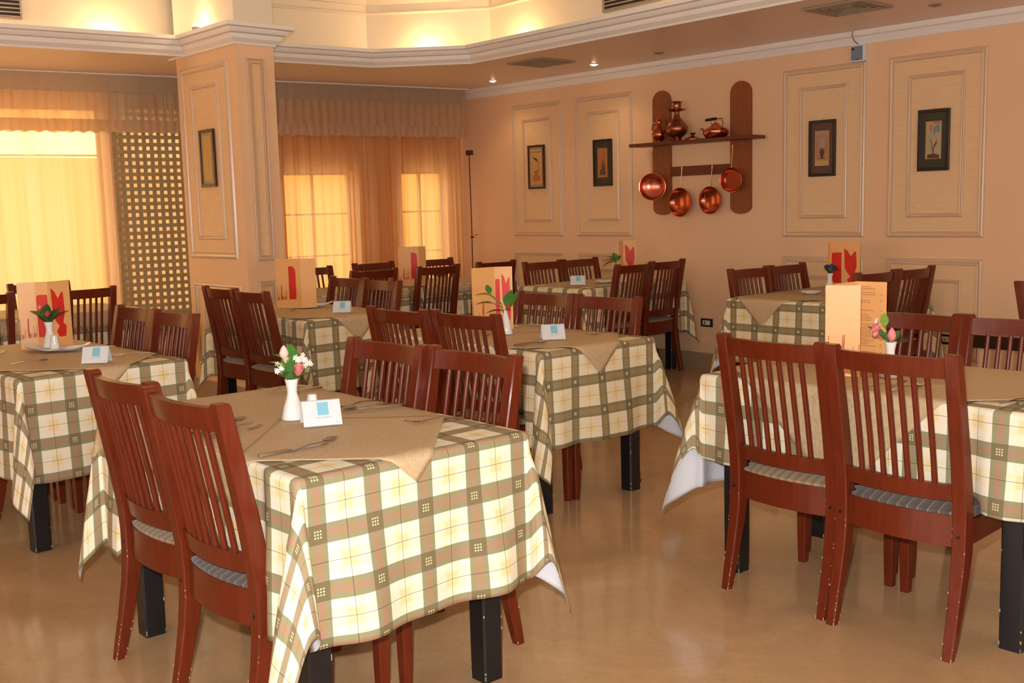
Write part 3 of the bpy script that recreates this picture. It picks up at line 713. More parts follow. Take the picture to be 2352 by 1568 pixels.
# ------------------------------------------------------------------ tables and cloths
TZ = 0.775
def smooth01(t): t = max(0.0, min(1.0, t)); return t * t * (3 - 2 * t)
WS = [1]; AL = [(12, 12, 12, 12)]
def drape(u, v, L, W, seed, lift, zones, D=0.46, amp=0.018, skew=(0, 0, 0, 0), lim=9.0):
    """(u, v) on the cloth -> point on a table L x W (local coordinates)"""
    hl, hw = L / 2, W / 2; r0 = 0.016
    a = abs(u) - hl; b = abs(v) - hw; sx = 1 if u > 0 else -1; sy = 1 if v > 0 else -1
    def fall(r):
        q = r0 * PI / 2
        if r < q: t = r / r0; return r0 * sin(t), r0 * (1 - cos(t))
        return r0, r0 + (r - q)
    if a <= 0 and b <= 0: return (u, v, TZ + lift + 0.0015 * sin(u * 9 + seed) * sin(v * 11 + seed))
    if a > 0 and b > 0:
        r = math.hypot(a, b); ph = math.atan2(b, a); o, dz = fall(r)
        s4 = sin(2 * ph)
        ci = (0 if sx > 0 else 1) + (0 if sy > 0 else 2)
        al = math.radians(AL[0][ci]) * (max(s4, 0) ** 0.6) * smooth01((r - 0.02) / 0.15)
        ps = PI / 4 + (ph - PI / 4) * 1.35 + skew[ci] * s4 * smooth01(r / 0.4)
        r2 = r * (1 - 0.08 * s4 - WS[0] * 0.13 * sin(4 * ph)); o, dz = fall(r2)
        k = o + lift + max(0, dz - r0) * sin(al)
        wv = 0.014 * sin(5 * ph + seed) * s4 * smooth01((r - 0.1) / 0.3)
        k += wv
        x, y, z = hl + k * cos(ps), hw + k * sin(ps), TZ + lift * 0.3 - min(dz, r0) - max(0, dz - r0) * cos(al)
        return (sx * x, sy * y, z)
    if a > 0:
        o, dz = fall(a); s_ = v; side = 'X'
    else:
        o, dz = fall(b); s_ = u; side = 'Y'
    t = smooth01((dz - 0.03) / D)
    edge = (hw if side == 'X' else hl) - abs(s_); ef = smooth01(edge / 0.12)
    out = o + t * ef * (amp * (1 + sin(s_ * 13 + seed * 1.7 + (2 if (sx if side == 'X' else sy) > 0 else 0))) + 0.4 * amp * sin(s_ * 29 + seed))
    z = TZ + lift * 0.3 - dz
    if side == 'Y':
        sg = sy
        for (x0, x1, zsd) in zones:
            if zsd != sg: continue
            f = smooth01((s_ - x0) / 0.05) * smooth01((x1 - s_) / 0.05)
            if f > 0:
                zt = 0.485 + lift
                out *= (1 - f * 0.95)
                if z < zt: out -= (zt - z) * f * 0.9; z = z + (zt - z) * f
    out += lift
    return (sx * (hl + out), v, z) if side == 'X' else (u, sy * (hw + out), z)
def drape_lim(u, v, L, W, seed, lift, zones, D, amp, skew, lim):
    x, y, z = drape(u, v, L, W, seed, lift, zones, D, amp, skew)
    lo, hi = lim
    return (max(lo + 0.15 * 0 , min(hi, x)), y, z)
def sheet(us, vs_, fn, mats, name, thick=0.0012, uvfn=None, parent=None):
    m = MB(); nu, nv = len(us), len(vs_); vs = []; uvs = []
    for v in vs_:
        for u in us: vs.append(fn(u, v)); uvs.append((u, v))
    fs = [(j * nu + i, j * nu + i + 1, (j + 1) * nu + i + 1, (j + 1) * nu + i) for j in range(nv - 1) for i in range(nu - 1)]
    m.add(vs, fs)
    me = bpy.data.meshes.new(name); me.from_pydata(m.v, [], m.f)
    for x in mats: me.materials.append(x)
    l = me.uv_layers.new(name='UVMap')
    for lp in me.loops: l.data[lp.index].uv = uvs[lp.vertex_index]
    for p in me.polygons: p.use_smooth = True
    o = bpy.data.objects.new(name, me); COL.objects.link(o)
    sd = o.modifiers.new('thickness', 'SOLIDIFY'); sd.thickness = thick; sd.offset = -1; sd.material_offset = 1 if len(mats) > 1 else 0; sd.material_offset_rim = 0
    return o
def lin(a, b, n): return [a + (b - a) * i / n for i in range(n + 1)]
def table(c, rz, L, W, cloth, seed, zones, names, D=0.46, legs=(0.53, 0.30), res=0.02, skew=(0, 0, 0, 0), amp=0.018, lim=(-9, 9), dy=None):
    e = empty('dining_table', (c[0], c[1], 0), rz, names[0], 'table', 'dining tables')
    MB().box(-L / 2 + .02, L / 2 - .02, -W / 2 + .02, W / 2 - .02, TZ - 0.032, TZ - 0.004).obj('table_top', M['ebony'], e)
    MB().box(-legs[0], legs[0], -legs[1] , legs[1], 0.70, TZ - 0.032).obj('apron', M['ebony'], e)
    for sx in (-1, 1):
        for sy in (-1, 1):
            m = MB(); rings = []
            for z, hw in ((0, 0.036), (0.3, 0.037), (0.70, 0.038)): rings.append(ring(sx * legs[0], sy * legs[1], z, hw, hw, 0.006))
            m.loft(rings)
            lg = m.obj('leg', M['ebony'], e, smooth=True, ang=30)
            random.seed(seed * 7 + sx * 3 + sy); cm = MB()
            for k in range(16):
                z = random.uniform(0.0, 0.4) if k < 10 else random.uniform(0.0, 0.012); h = random.uniform(.003, .02) if k < 10 else .012
                ex, ey = random.choice(((-1, -1), (1, -1), (-1, 1), (1, 1)))
                cx, cy = sx * legs[0] + ex * 0.0335, sy * legs[1] + ey * 0.0335
                cm.box(cx - .0018, cx + .0018, cy - .0018, cy + .0018, z, z + h)
            cm.obj('chipped_edge', M['chip'], lg)
    DY = dy or D; nu = int((L + 2 * D) / res); nv = int((W + 2 * DY) / res)
    us = lin(-L / 2 - D, L / 2 + D, nu); vv = lin(-W / 2 - DY, W / 2 + DY, nv)
    o = sheet(us, vv, lambda u, v: drape_lim(u, v, L, W, seed, 0.0, zones, D, amp, skew, lim), [M[cloth], M['lining']], 'tablecloth')
    o.location = (c[0], c[1], 0); o.rotation_euler = (0, 0, rz)
    tag(o, names[1], 'tablecloth', 'checked tablecloths')
    def topper(cx, cy, w, h, ang, lift, label, n=26):
        ca, sa = cos(ang), sin(ang)
        def fn(p, q):
            u = cx + p * ca - q * sa; v = cy + p * sa + q * ca
            return drape_lim(u, v, L, W, seed, lift, zones, D, amp, skew, lim)
        t = sheet(lin(-w / 2, w / 2, n), lin(-h / 2, h / 2, n), fn, [M['topper']], 'table_topper', 0.001)
        t.location = (c[0], c[1], 0); t.rotation_euler = (0, 0, rz); tag(t, label, 'table topper', 'brown table toppers'); return t
    return e, topper
def zn(xs, c, side, hw=0.245): return [(x - c - hw, x - c + hw, side) for x in xs]
T1C, T2C, T3C, T4C, T5C = (-2.929, 1.742), (-4.068, 3.703), (-1.865, 3.653), (-5.303, 1.792), (-6.24, 3.80)
z1 = zn((-3.147, -2.656), -2.929, -1) + zn((-3.162, -2.707), -2.929, 1)
AL[0] = (13, 11, 15, 11)
_, tp = table(T1C, -0.018, 1.30, 0.76, 'plaidA', 1.3, z1, ('black-legged dining table under the pink-bouquet cloth', 'green and pink checked cloth hanging from the big table with the pink bouquet'), legs=(0.545, 0.30), res=0.014, skew=(0.2, 0, 0.1, 0.2), amp=0.02)
tp(-0.22, 0.0, 1.02, 1.04, 0.0, 0.003, 'plain brown topper lying under the diagonal one, pink-bouquet table', 40)
tp(0.345, -0.035, 0.53, 0.57, math.radians(48), 0.006, 'diagonal brown topper with cutlery and a point hanging over, pink-bouquet table', 34)
AL[0] = (16, 12, 13, 12)
z2 = zn((-4.201, -3.754), -4.068, -1) + zn((-4.2145, -3.771), -4.068, 1)
_, tp = table(T2C, -0.036, 1.29, 0.75, 'plaidB', 2.9, z2, ('black-legged dining table under the cone-vase cloth', 'olive checked cloth hanging from the table with the cone-shaped vase'), legs=(0.56, 0.30), res=0.018, skew=(0.2, 0, -0.3, 0))
tp(-0.22, 0.0, 1.02, 1.04, 0.0, 0.003, 'plain brown topper lying under the diagonal one, cone-vase table')
tp(0.37, -0.01, 0.60, 0.60, math.radians(45), 0.006, 'diagonal brown topper with a long hanging point, cone-vase table')
WS[0] = -1; AL[0] = (12, 12, 12, 15)
z3 = zn((-2.102, -1.642), -1.865, -1) + zn((-2.137, -1.689), -1.865, 1)
_, tp = table(T3C, -0.009, 1.27, 0.75, 'plaidA', 4.1, z3, ('black-legged dining table under the tulip-vase cloth', 'green and pink checked cloth hanging from the table with the tulip vase'), legs=(0.535, 0.30), res=0.018, skew=(0, 0, 0.2, 0.2), dy=0.34)
tp(-0.06, 0.0, 1.08, 1.08, math.radians(45), 0.008, 'large diagonal brown topper hanging behind the red chairs, tulip table', 60)
WS[0] = 1
AL[0] = (12, 12, 12, 12)
z4 = zn((-5.50, -5.03), -5.303, 1) + zn((-5.73, -5.265), -5.303, -1)
_, tp = table(T4C, 0.029, 1.33, 0.74, 'plaidA', 5.7, z4, ('black-legged dining table under the oval-dish cloth', 'green and pink checked cloth hanging from the table with the wavy oval dish'), legs=(0.555, 0.30), res=0.018, skew=(0.2, 0, -0.4, 0))
tp(-0.24, 0.0, 1.02, 1.04, 0.0, 0.003, 'plain brown topper lying under the diagonal one, oval-dish table')
tp(0.36, 0.02, 0.56, 0.56, math.radians(45), 0.006, 'diagonal brown topper with a short point toward the big red chairs, oval-dish table')
z5 = zn((-6.472, -6.015), -6.24, -1) + zn((-6.495, -6.02), -6.24, 1)
_, tp = table(T5C, 0.0, 1.25, 0.74, 'plaidB', 6.4, z5, ('black-legged dining table standing just past the pillar', 'olive checked cloth on the table just past the pillar'), legs=(0.53, 0.30), res=0.022, skew=(0.2, 0, 0, 0))
tp(-0.22, 0.0, 1.02, 1.0, 0.0, 0.003, 'plain brown topper under the diagonal one, table past the pillar')
tp(0.40, 0.0, 0.56, 0.56, math.radians(45), 0.006, 'diagonal brown topper with a hanging point, table past the pillar')
T7C, T8C, T9C, T6A, T6B = (-6.15, 6.68), (-3.97, 6.64), (-7.88, 2.62), (-7.60, 4.93), (-7.60, 6.12)
def rz_(c, ys, side): return [(y - c - .245, y - c + .245, side) for y in ys]
# tables turned a quarter: local x runs along world y, local +y towards world -x
z7 = rz_(6.70, (6.465, 6.925), 1) + rz_(6.70, (6.50, 6.975), -1)
_, tp = table(T7C, PI / 2, 1.24, 0.76, 'plaidB', 7.7, z7, ('black-legged dining table against the wall before the narrow panels', 'olive checked cloth on the table below the narrow wall panels'), res=0.022, skew=(0, 0, 0, 0), lim=(-9, 0.715))
tp(0.0, 0.0, 0.90, 0.90, math.radians(45), 0.004, 'brown topper on the table below the narrow wall panels')
z8 = rz_(6.66, (6.40, 6.866), 1) + rz_(6.66, (6.40, 6.866), -1)
_, tp = table(T8C, PI / 2, 1.28, 0.78, 'plaidB', 8.8, z8, ('black-legged dining table against the wall between two wide panels', 'olive checked cloth on the table with the dark blue flower'), res=0.022, D=0.44, lim=(-9, 0.755))
tp(0.22, 0.0, 1.02, 1.0, 0.0, 0.003, 'plain brown topper under the hanging point, blue-flower table')
tp(-0.42, 0.12, 0.58, 0.58, math.radians(45), 0.006, 'brown topper point hanging over the front edge, blue-flower table')
z9 = rz_(2.62, (2.10, 2.76), -1) + rz_(2.62, (2.81,), 1)
_, tp = table(T9C, PI / 2, 1.26, 0.76, 'plaidB', 9.9, z9, ('dining table standing right at the wide window', 'olive checked cloth on the table right at the wide glowing window'), res=0.026)
tp(0.0, 0.0, 1.1, 1.0, 0.0, 0.004, 'brown topper on the table right at the wide glowing window')
z6 = rz_(4.90, (4.98,), 1) + rz_(4.90, (5.023,), -1)
_, tp = table(T6A, PI / 2, 1.14, 0.76, 'plaidB', 3.3, z6, ('dining table in front of the paned window behind the pillar table', 'olive checked cloth on the table before the paned window'), res=0.026, D=0.40, lim=(-0.68, 0.62))
tp(0.0, 0.0, 1.0, 0.95, 0.0, 0.004, 'brown topper on the table before the paned window')
z6 = rz_(6.12, (5.712, 6.40), 1) + rz_(6.12, (5.63, 6.32), -1)
_, tp = table(T6B, PI / 2, 1.10, 0.76, 'plaidB', 2.2, z6, ('dining table in the curtained corner', 'olive checked cloth on the table in the curtained corner'), res=0.026, D=0.40, lim=(-0.56, 9))
tp(0.0, 0.0, 1.0, 0.95, 0.0, 0.004, 'brown topper on the table in the curtained corner')

# ------------------------------------------------------------------ things on the tables
TOPZ = TZ + 0.0095
def to_world(c, rz, x, y): return (c[0] + x * cos(rz) - y * sin(rz), c[1] + x * sin(rz) + y * cos(rz))
VASES = {'hour': [(0.0, 0), (0.036, 0), (0.037, 0.004), (0.030, 0.035), (0.019, 0.07), (0.0155, 0.085), (0.0165, 0.10), (0.022, 0.128), (0.0205, 0.128), (0.015, 0.10), (0.012, 0.085), (0.0, 0.08)],
         'cone': [(0.0, 0), (0.037, 0), (0.038, 0.004), (0.028, 0.045), (0.015, 0.10), (0.008, 0.128), (0.006, 0.128), (0.005, 0.11), (0.0, 0.10)]}
def vase(x, y, label, kind='hour', z=TOPZ, s=1.0):
    m = MB().lathe([(r * s, h * s) for r, h in VASES[kind]], 28)
    return tag(m.obj('flower_vase', M['ceramic'], loc=(x, y, z), smooth=True, ang=50), label, 'vase', 'white bud vases')
def leaf_mesh(L, W, curl=0.3):
    m = MB(); n = 8; vs = []; fs = []
    for i in range(n + 1):
        t = i / n; w = W * (sin(PI * t ** 0.8)) ** 0.9 * 0.5 if 0 < t < 1 else 0.0005
        z = -curl * L * t * t
        for s in (-1, -0.5, 0, 0.5, 1): vs.append((s * w, t * L, z + 0.22 * w * abs(s)))
    for i in range(n):
        for k in range(4): a = i * 5 + k; fs.append((a, a + 1, a + 6, a + 5))
    for v in list(vs): vs.append((v[0], v[1], v[2] - 0.0006))
    o = (n + 1) * 5
    fs += [tuple(o + i for i in reversed(f)) for f in fs]
    return m.add(vs, fs)
def orient(az, el, roll=0): return Matrix.Rotation(az, 4, 'Z') @ Matrix.Rotation(el, 4, 'X') @ Matrix.Rotation(roll, 4, 'Y')
def rose(m, c, s, open_=0.5):
    for k in range(9):
        a = k * 2.4; r = s * (0.12 + 0.075 * k * open_); h = s * (1.0 - 0.045 * k)
        vs = []; fs = []
        for i in range(5):
            for j in range(4):
                t = (i / 4 - 0.5) * 2.0; v = j / 3
                rr = r * (0.45 + 0.75 * v ** 0.8); an = a + t * 0.9
                vs.append((c[0] + rr * cos(an), c[1] + rr * sin(an), c[2] + h * v * (1 - 0.12 * t * t)))
        for i in range(4):
            for j in range(3): q = i * 4 + j; fs.append((q, q + 4, q + 5, q + 1))
        m.add(vs, fs)
    return m
RT = Vector((cos(YAW), sin(YAW), 0))
def spray(x, y, z0, items, label, cat='flowers', k_=1.3):
    """items: (kind, dx sideways, dy depth, dz, size, material, azimuth, elevation)"""
    e = empty('artificial_flower', (x, y, z0), YAW, label, cat, 'artificial table flowers'); e.scale = (k_, k_, k_)
    for it in items:
        k, dx, dy, dz, s, mm, az, el = it
        if k == 'leaf':
            m = leaf_mesh(s, s * 0.52); m.xf(Matrix.Translation((dx, dy, dz)) @ orient(az, el)); m.obj('leaf', M[mm], e, smooth=True, ang=60)
        elif k == 'rose':
            m = rose(MB(), (0, 0, 0), s); m.xf(Matrix.Translation((dx, dy, dz)) @ orient(az, el)); m.obj('blossom', M[mm], e, smooth=True, ang=80)
        elif k == 'bud':
            m = MB().lathe([(0, 0), (s * .22, s * .15), (s * .32, s * .45), (s * .2, s * .8), (s * .06, s), (0, s)], 10); m.xf(Matrix.Translation((dx, dy, dz)) @ orient(az, el)); m.obj('blossom', M[mm], e, smooth=True, ang=80)
        elif k == 'tiny':
            random.seed(int(dx * 9999) + 7); m = MB()
            for q in range(9):
                cx, cy, cz = dx + random.uniform(-s, s), dy + random.uniform(-s, s), dz + random.uniform(-s, s)
                for a in range(5):
                    an = a * 1.2566; r = 0.0045
                    m.add([(cx, cy, cz), (cx + r * cos(an - .4), cy - 0.001, cz + r * sin(an - .4)), (cx + r * 1.5 * cos(an), cy - 0.002, cz + r * 1.5 * sin(an)), (cx + r * cos(an + .4), cy - .001, cz + r * sin(an + .4)), (cx, cy + .0015, cz)], [(0, 1, 2, 3), (4, 3, 2, 1), (0, 4, 1), (0, 3, 4)])
            m.obj('small_blossoms', M[mm], e)
        if k in ('rose', 'bud', 'leaf', 'tiny'):
            pass
    st = MB()
    for it in items:
        k, dx, dy, dz, s, mm, az, el = it
        st.tube([(dx * 0.02, dy * 0.02, -0.03), (dx * 0.25, dy * .3, dz * 0.45), (dx, dy, dz + 0.002)], 0.0012, 5)
    st.obj('stem', M['leaf'], e, smooth=True)
    return e
# pink bouquet on the big table
vx, vy = to_world(T1C, -0.018, -0.005, -0.012)
vase(vx, vy, 'white waisted vase with a pink bouquet on the big checked table')
spray(vx, vy, TOPZ + 0.126, [
 ('leaf', 0.0, 0.0, 0.0, 0.095, 'leaf', 0.15, 1.25), ('leaf', -0.012, -0.01, 0.03, 0.048, 'leaf_lime', 1.15, 0.55), ('leaf', -0.008, -0.01, 0.05, 0.045, 'leaf_lime', 0.95, 0.5), ('leaf', -0.005, 0.0, 0.0, 0.05, 'leaf', 0.9, 0.5),
 ('leaf', 0.006, 0.0, 0.0, 0.052, 'leaf', -1.0, 0.5), ('leaf', 0.004, -0.012, 0.0, 0.05, 'leaf', 2.6, 0.9), ('leaf', 0.02, 0, 0.015, 0.04, 'leaf_lime', -1.2, 0.7), ('leaf', -0.004, -0.012, -0.002, 0.045, 'leaf', -2.7, 0.9),
 ('rose', 0.020, -0.016, 0.014, 0.032, 'pink', 3.6, -0.5), ('bud', -0.014, -0.004, 0.050, 0.036, 'palepink', 0.2, 0.25), ('rose', -0.010, -0.004, 0.042, 0.018, 'palepink', 0, 0),
 ('tiny', -0.022, -0.012, 0.030, 0.010, 'white', 0, 0), ('tiny', 0.022, 0.0, 0.050, 0.011, 'white', 0, 0), ('tiny', 0.040, 0.0, 0.042, 0.009, 'white', 0, 0)],
 'pink and white artificial rose bouquet with green leaves on the big table')
vx, vy = to_world(T2C, -0.036, 0.014, -0.04)
vase(vx, vy, 'white cone-shaped vase holding a leafy sprig', 'cone', s=0.95)
spray(vx, vy, TOPZ + 0.118, [
 ('leaf', 0.005, 0.0, 0.012, 0.062, 'leaf', -0.35, 1.1), ('leaf', 0.016, -0.004, 0.014, 0.052, 'leaf', -0.8, 1.15), ('leaf', -0.008, 0.0, 0.002, 0.050, 'leaf_dark', 1.4, 0.15), ('leaf', -0.040, 0.0, 0.025, 0.048, 'leaf_dark', 1.25, 0.2), ('leaf', -0.048, 0.0, 0.050, 0.040, 'leaf_lime', 1.3, 0.25),
 ('leaf', -0.046, 0, 0.052, 0.038, 'leaf', 0.25, 1.0), ('bud', 0.010, -0.006, 0.004, 0.018, 'red', 0, -0.2)],
 'artificial green leaf sprig with one red berry in the cone vase', k_=1.75)
vx, vy = -1.905, 3.60
vase(vx, vy, 'white vase with tulip flowers standing by the open menu')
spray(vx, vy, TOPZ + 0.126, [
 ('leaf', -0.004, 0.0, 0.0, 0.085, 'leaf', 0.75, 0.85), ('leaf', 0.005, 0.0, 0.0, 0.06, 'leaf', -0.75, 0.85), ('bud', 0.002, -0.004, 0.002, 0.045, 'pink', 0, 0), ('rose', -0.062, -0.01, 0.040, 0.030, 'pink', 1.0, 0.9), ('rose', -0.058, -0.01, 0.022, 0.024, 'pink', 2.2, 1.0),
 ('leaf', -0.02, 0, 0.05, 0.05, 'leaf_lime', -0.3, 1.2), ('bud', -0.05, 0, 0.058, 0.022, 'palepink', 1.0, 0.3)],
 'artificial pink tulips with green leaves in front of the open menu', k_=1.15)
vx, vy = to_world(T4C, 0.029, -0.166, 0.08)
vase(vx, vy, 'white vase with round green leaves standing on the wavy oval dish', z=TOPZ + 0.012)
spray(vx, vy, TOPZ + 0.135, [
 ('leaf', 0.0, -0.01, 0.0, 0.075, 'leaf_dark', 0.75, 0.75), ('leaf', 0.004, -0.01, 0.0, 0.075, 'leaf_dark', -0.75, 0.75), ('leaf', -0.005, -0.012, 0.01, 0.065, 'leaf_dark', 0.2, 1.1), ('leaf', 0.01, -0.012, 0.01, 0.06, 'leaf_dark', -0.3, 0.9),
 ('leaf', -0.01, -0.02, 0.02, 0.06, 'leaf', 1.1, 0.6), ('rose', 0.004, -0.02, 0.022, 0.020, 'red', 0, -0.6), ('bud', -0.018, -0.02, 0.045, 0.016, 'pink', 0, -0.4), ('leaf', 0, 0, -.02, .04, 'leaf_dark', 0, 1.3)],
 'artificial dark round leaves with red buds before the table menu', k_=1.55)
vx, vy = to_world(T5C, 0, -0.16, 0.15)
vase(vx, vy, 'white vase standing in the wavy dish on the table past the pillar', z=TOPZ + 0.012)
spray(vx, vy, TOPZ + 0.135, [
 ('leaf', 0.0, 0.0, 0.0, 0.06, 'leaf_dark', 0.3, 0.9), ('leaf', 0.004, 0.0, 0.0, 0.06, 'leaf_dark', -0.6, 0.8), ('leaf', -0.01, 0.0, 0.0, 0.06, 'leaf_dark', 1.2, 0.5), ('leaf', 0, -0.01, 0, 0.05, 'leaf', 0, 1.2), ('rose', -0.038, -0.01, 0.018, 0.026, 'pink', 1.2, 0.6), ('leaf', -0.02, 0, 0.0, 0.05, 'leaf_dark', 1.9, 0.2), ('leaf', 0.01, 0, 0.02, 0.07, 'leaf_dark', -0.35, 1.25)],
 'artificial dark leaves with a pink flower drooping over the pillar-side menu')
vase(-7.36, 5.62, 'white vase with dark leaves on the table in the curtained corner')
spray(-7.36, 5.62, TOPZ + 0.126, [('leaf', 0.0, 0.0, 0.0, 0.06, 'leaf_dark', 0.6, 0.7), ('leaf', 0.0, 0.0, 0.0, 0.07, 'leaf_dark', -0.6, 0.7), ('leaf', 0, 0, 0, 0.06, 'leaf_dark', 0, 1.2), ('bud', 0.05, 0, 0.0, 0.02, 'red', 0, 0), ('leaf', 0, -0.01, 0, 0.05, 'leaf_dark', 1.4, 0.4)], 'artificial dark leafy sprig in the curtained corner')
vx, vy = -6.05, 6.74
vase(vx, vy, 'white vase largely hidden behind the dark chairs near the wall')
spray(vx, vy, TOPZ + 0.126, [('leaf', -0.005, 0.0, 0.03, 0.085, 'leaf_dark', 1.0, 0.3), ('leaf', -0.01, -0.01, 0.03, 0.08, 'leaf_dark', 1.5, -0.1), ('leaf', 0, 0, 0.03, 0.07, 'leaf', 0.2, 1.0), ('leaf', 0, 0, 0.03, 0.07, 'leaf_dark', -0.5, 0.7), ('leaf', -0.01, -0.01, 0.04, 0.07, 'leaf_dark', 0.7, 0.5)], 'artificial green leaves below the narrow wall panels', k_=1.5)
vase(-4.02, 6.72, 'slim white vase with a dark blue flower by the tall menu')
spray(-4.02, 6.72, TOPZ + 0.126, [('leaf', -0.002, 0.0, 0.0, 0.06, 'leaf_dark', 0.5, 1.0), ('rose', 0.006, -0.01, 0.022, 0.034, 'blueflower', 0, -0.3), ('rose', -0.02, -0.0, 0.024, 0.028, 'blueflower', 0.4, 0.2), ('leaf', 0.0, 0, 0, 0.07, 'leaf_dark', -1.2, 0.6), ('rose', 0.028, 0, 0.02, 0.022, 'blueflower', 0, 0), ('leaf', 0.002, -0.01, 0.0, 0.05, 'leaf_dark', 1.0, 0.8)], 'artificial dark blue flower with black-green leaves')

def shaker(x, y, label, z=TOPZ):
    m = MB().lathe([(0, 0), (0.023, 0), (0.024, 0.004), (0.021, 0.03), (0.0155, 0.056), (0.0155, 0.061), (0.013, 0.066), (0, 0.067)], 20)
    m2 = m.obj('salt_shaker', M['ceramic'], loc=(x, y, z), smooth=True, ang=50); return tag(m2, label, 'shaker', 'white ceramic shakers')
shaker(*to_world(T1C, -0.018, -0.02, 0.068), 'white ceramic shaker behind the sign card on the big table')
shaker(*to_world(T4C, 0.029, -0.10, 0.075), 'white ceramic shaker beside the vase on the wavy oval dish', TOPZ + 0.012)
shaker(-5.93, 6.70, 'white shaker behind the slats of the dark wall-side chairs')

def tent(x, y, rz, label, s=1.0):
    """folded sign card, its face towards local -Y"""
    e = empty('table_sign', (x, y, TOPZ), rz, label, 'sign card', 'white table sign cards')
    L, H, D = 0.10 * s, 0.062 * s, 0.036 * s; t = 0.0012
    m = MB(); m.loft([[(xx, -D, 0), (xx, -D + t * 1.5, 0), (xx, 0, H - t * 2), (xx, D - t * 1.5, 0), (xx, D, 0), (xx, 0, H)] for xx in (-L / 2, L / 2)], caps=True)
    m.obj('card', M['card'], e)
    def at(u, v, k=0.0006): # u across, v up the sloping face
        n = Vector((0, -H, D)).normalized(); p = Vector((u, -D, 0)).lerp(Vector((u, 0, H)), v); return tuple(p + n * k)
    def patch(name, u0, u1, v0, v1, mm):
        q = MB(); q.add([at(u0, v0, .0002), at(u1, v0, .0002), at(u1, v1, .0002), at(u0, v1, .0002), at(u0, v0), at(u1, v0), at(u1, v1), at(u0, v1)], [(4, 5, 6, 7), (0, 1, 5, 4), (1, 2, 6, 5), (2, 3, 7, 6), (3, 0, 4, 7), (3, 2, 1, 0)])
        return q
    patch('p', -0.011 * s, 0.018 * s, 0.42, 0.92, 0).obj('blue_print', M['cyan'], e)
    q = MB()
    for k in range(11):
        if k in (4,): continue
        u = (-0.016 + k * 0.0036) * s; pp = patch('', u, u + 0.0026 * s, 0.31, 0.355, 0); q.add(pp.v, pp.f)
    for k in range(3):
        u = (0.034 + k * 0.0022) * s; pp = patch('', u, u + 0.0015 * s, 0.1, 0.14 + 0.02 * (k % 2), 0); q.add(pp.v, pp.f)
    q.obj('lettering', M['greyprint'], e)
    q = MB()
    for a in ((-L / 2, L / 2, 0.0, 0.03), (-L / 2, -L / 2 + 0.0012, 0.03, 0.97), (L / 2 - 0.0012, L / 2, 0.03, 0.97)):
        pp = patch('', *a, 0); q.add(pp.v, pp.f)
    q.obj('clear_rim', M['greyprint'], e)
    b2 = MB(); b2.loft([[(xx, -0.0022, H - 0.001), (xx, 0.0022, H - 0.001), (xx, 0, H + 0.0012)] for xx in (-L / 2, L / 2)]); b2.obj('fold_edge', M['greyprint'], e)
tent(*to_world(T1C, -0.018, 0.133, 0.006), math.radians(66), 'white folded sign card with pale blue square on the big table', 1.18)
tent(*to_world(T2C, -0.036, 0.36, -0.03), math.radians(54), 'white folded sign card with pale blue square near the cone vase', 1.15)
tent(*to_world(T4C, 0.029, 0.50, 0.03), math.radians(53), 'white folded sign card on the table with the wavy oval dish', 1.15)
tent(*to_world(T5C, 0, 0.41, 0.04), math.radians(46), 'white folded sign card on the table past the pillar', 1.15)
tent(-6.09, 6.31, math.radians(46), 'white folded sign card on the table below the narrow wall panels', 1.2)

def dish(x, y, rz, a, b2, wavy, label, h=0.022):
    m = MB(); n = 40; rings = []
    for f, z in ((0.0, 0.004), (0.55, 0.004), (0.75, 0.009), (1.0, 1.0), (1.0, 1.12), (0.75, 0.015), (0.5, 0.010), (0.0, 0.010)):
        r = []
        for k in range(n):
            an = 2 * PI * k / n; w = 1 + (0.05 * cos(3 * an) if wavy else 0)
            zz = (h + (0.010 * cos(2 * an) + 0.004 * sin(5 * an) if wavy else 0)) * z if z >= 1.0 else z
            r.append((a * max(f, 0.01) * w * cos(an), b2 * max(f, 0.01) * w * sin(an), zz - 0.004 if f < 0.6 and z == 0.004 else zz))
        rings.append(r)
    m.loft(rings); o = m.obj('serving_dish', M['ceramic'], loc=(x, y, TOPZ), smooth=True, ang=60); o.rotation_euler = (0, 0, rz)
    return tag(o, label, 'dish')
dish(*to_world(T4C, 0.029, -0.10, 0.085), 0.75, 0.165, 0.075, True, 'white wavy oval dish carrying a vase and a shaker')
dish(*to_world(T5C, 0, -0.12, 0.13), 0.75, 0.15, 0.07, True, 'white wavy oval dish in front of the pillar-side menu')
dish(*to_world(T8C, 0, -0.045, -0.17), 0.8, 0.075, 0.06, False, 'small white dish on the table with the dark blue flower', 0.018)
dish(-6.04, 6.58, 0.8, 0.085, 0.06, False, 'small white dish on the table below the narrow wall panels', 0.018)

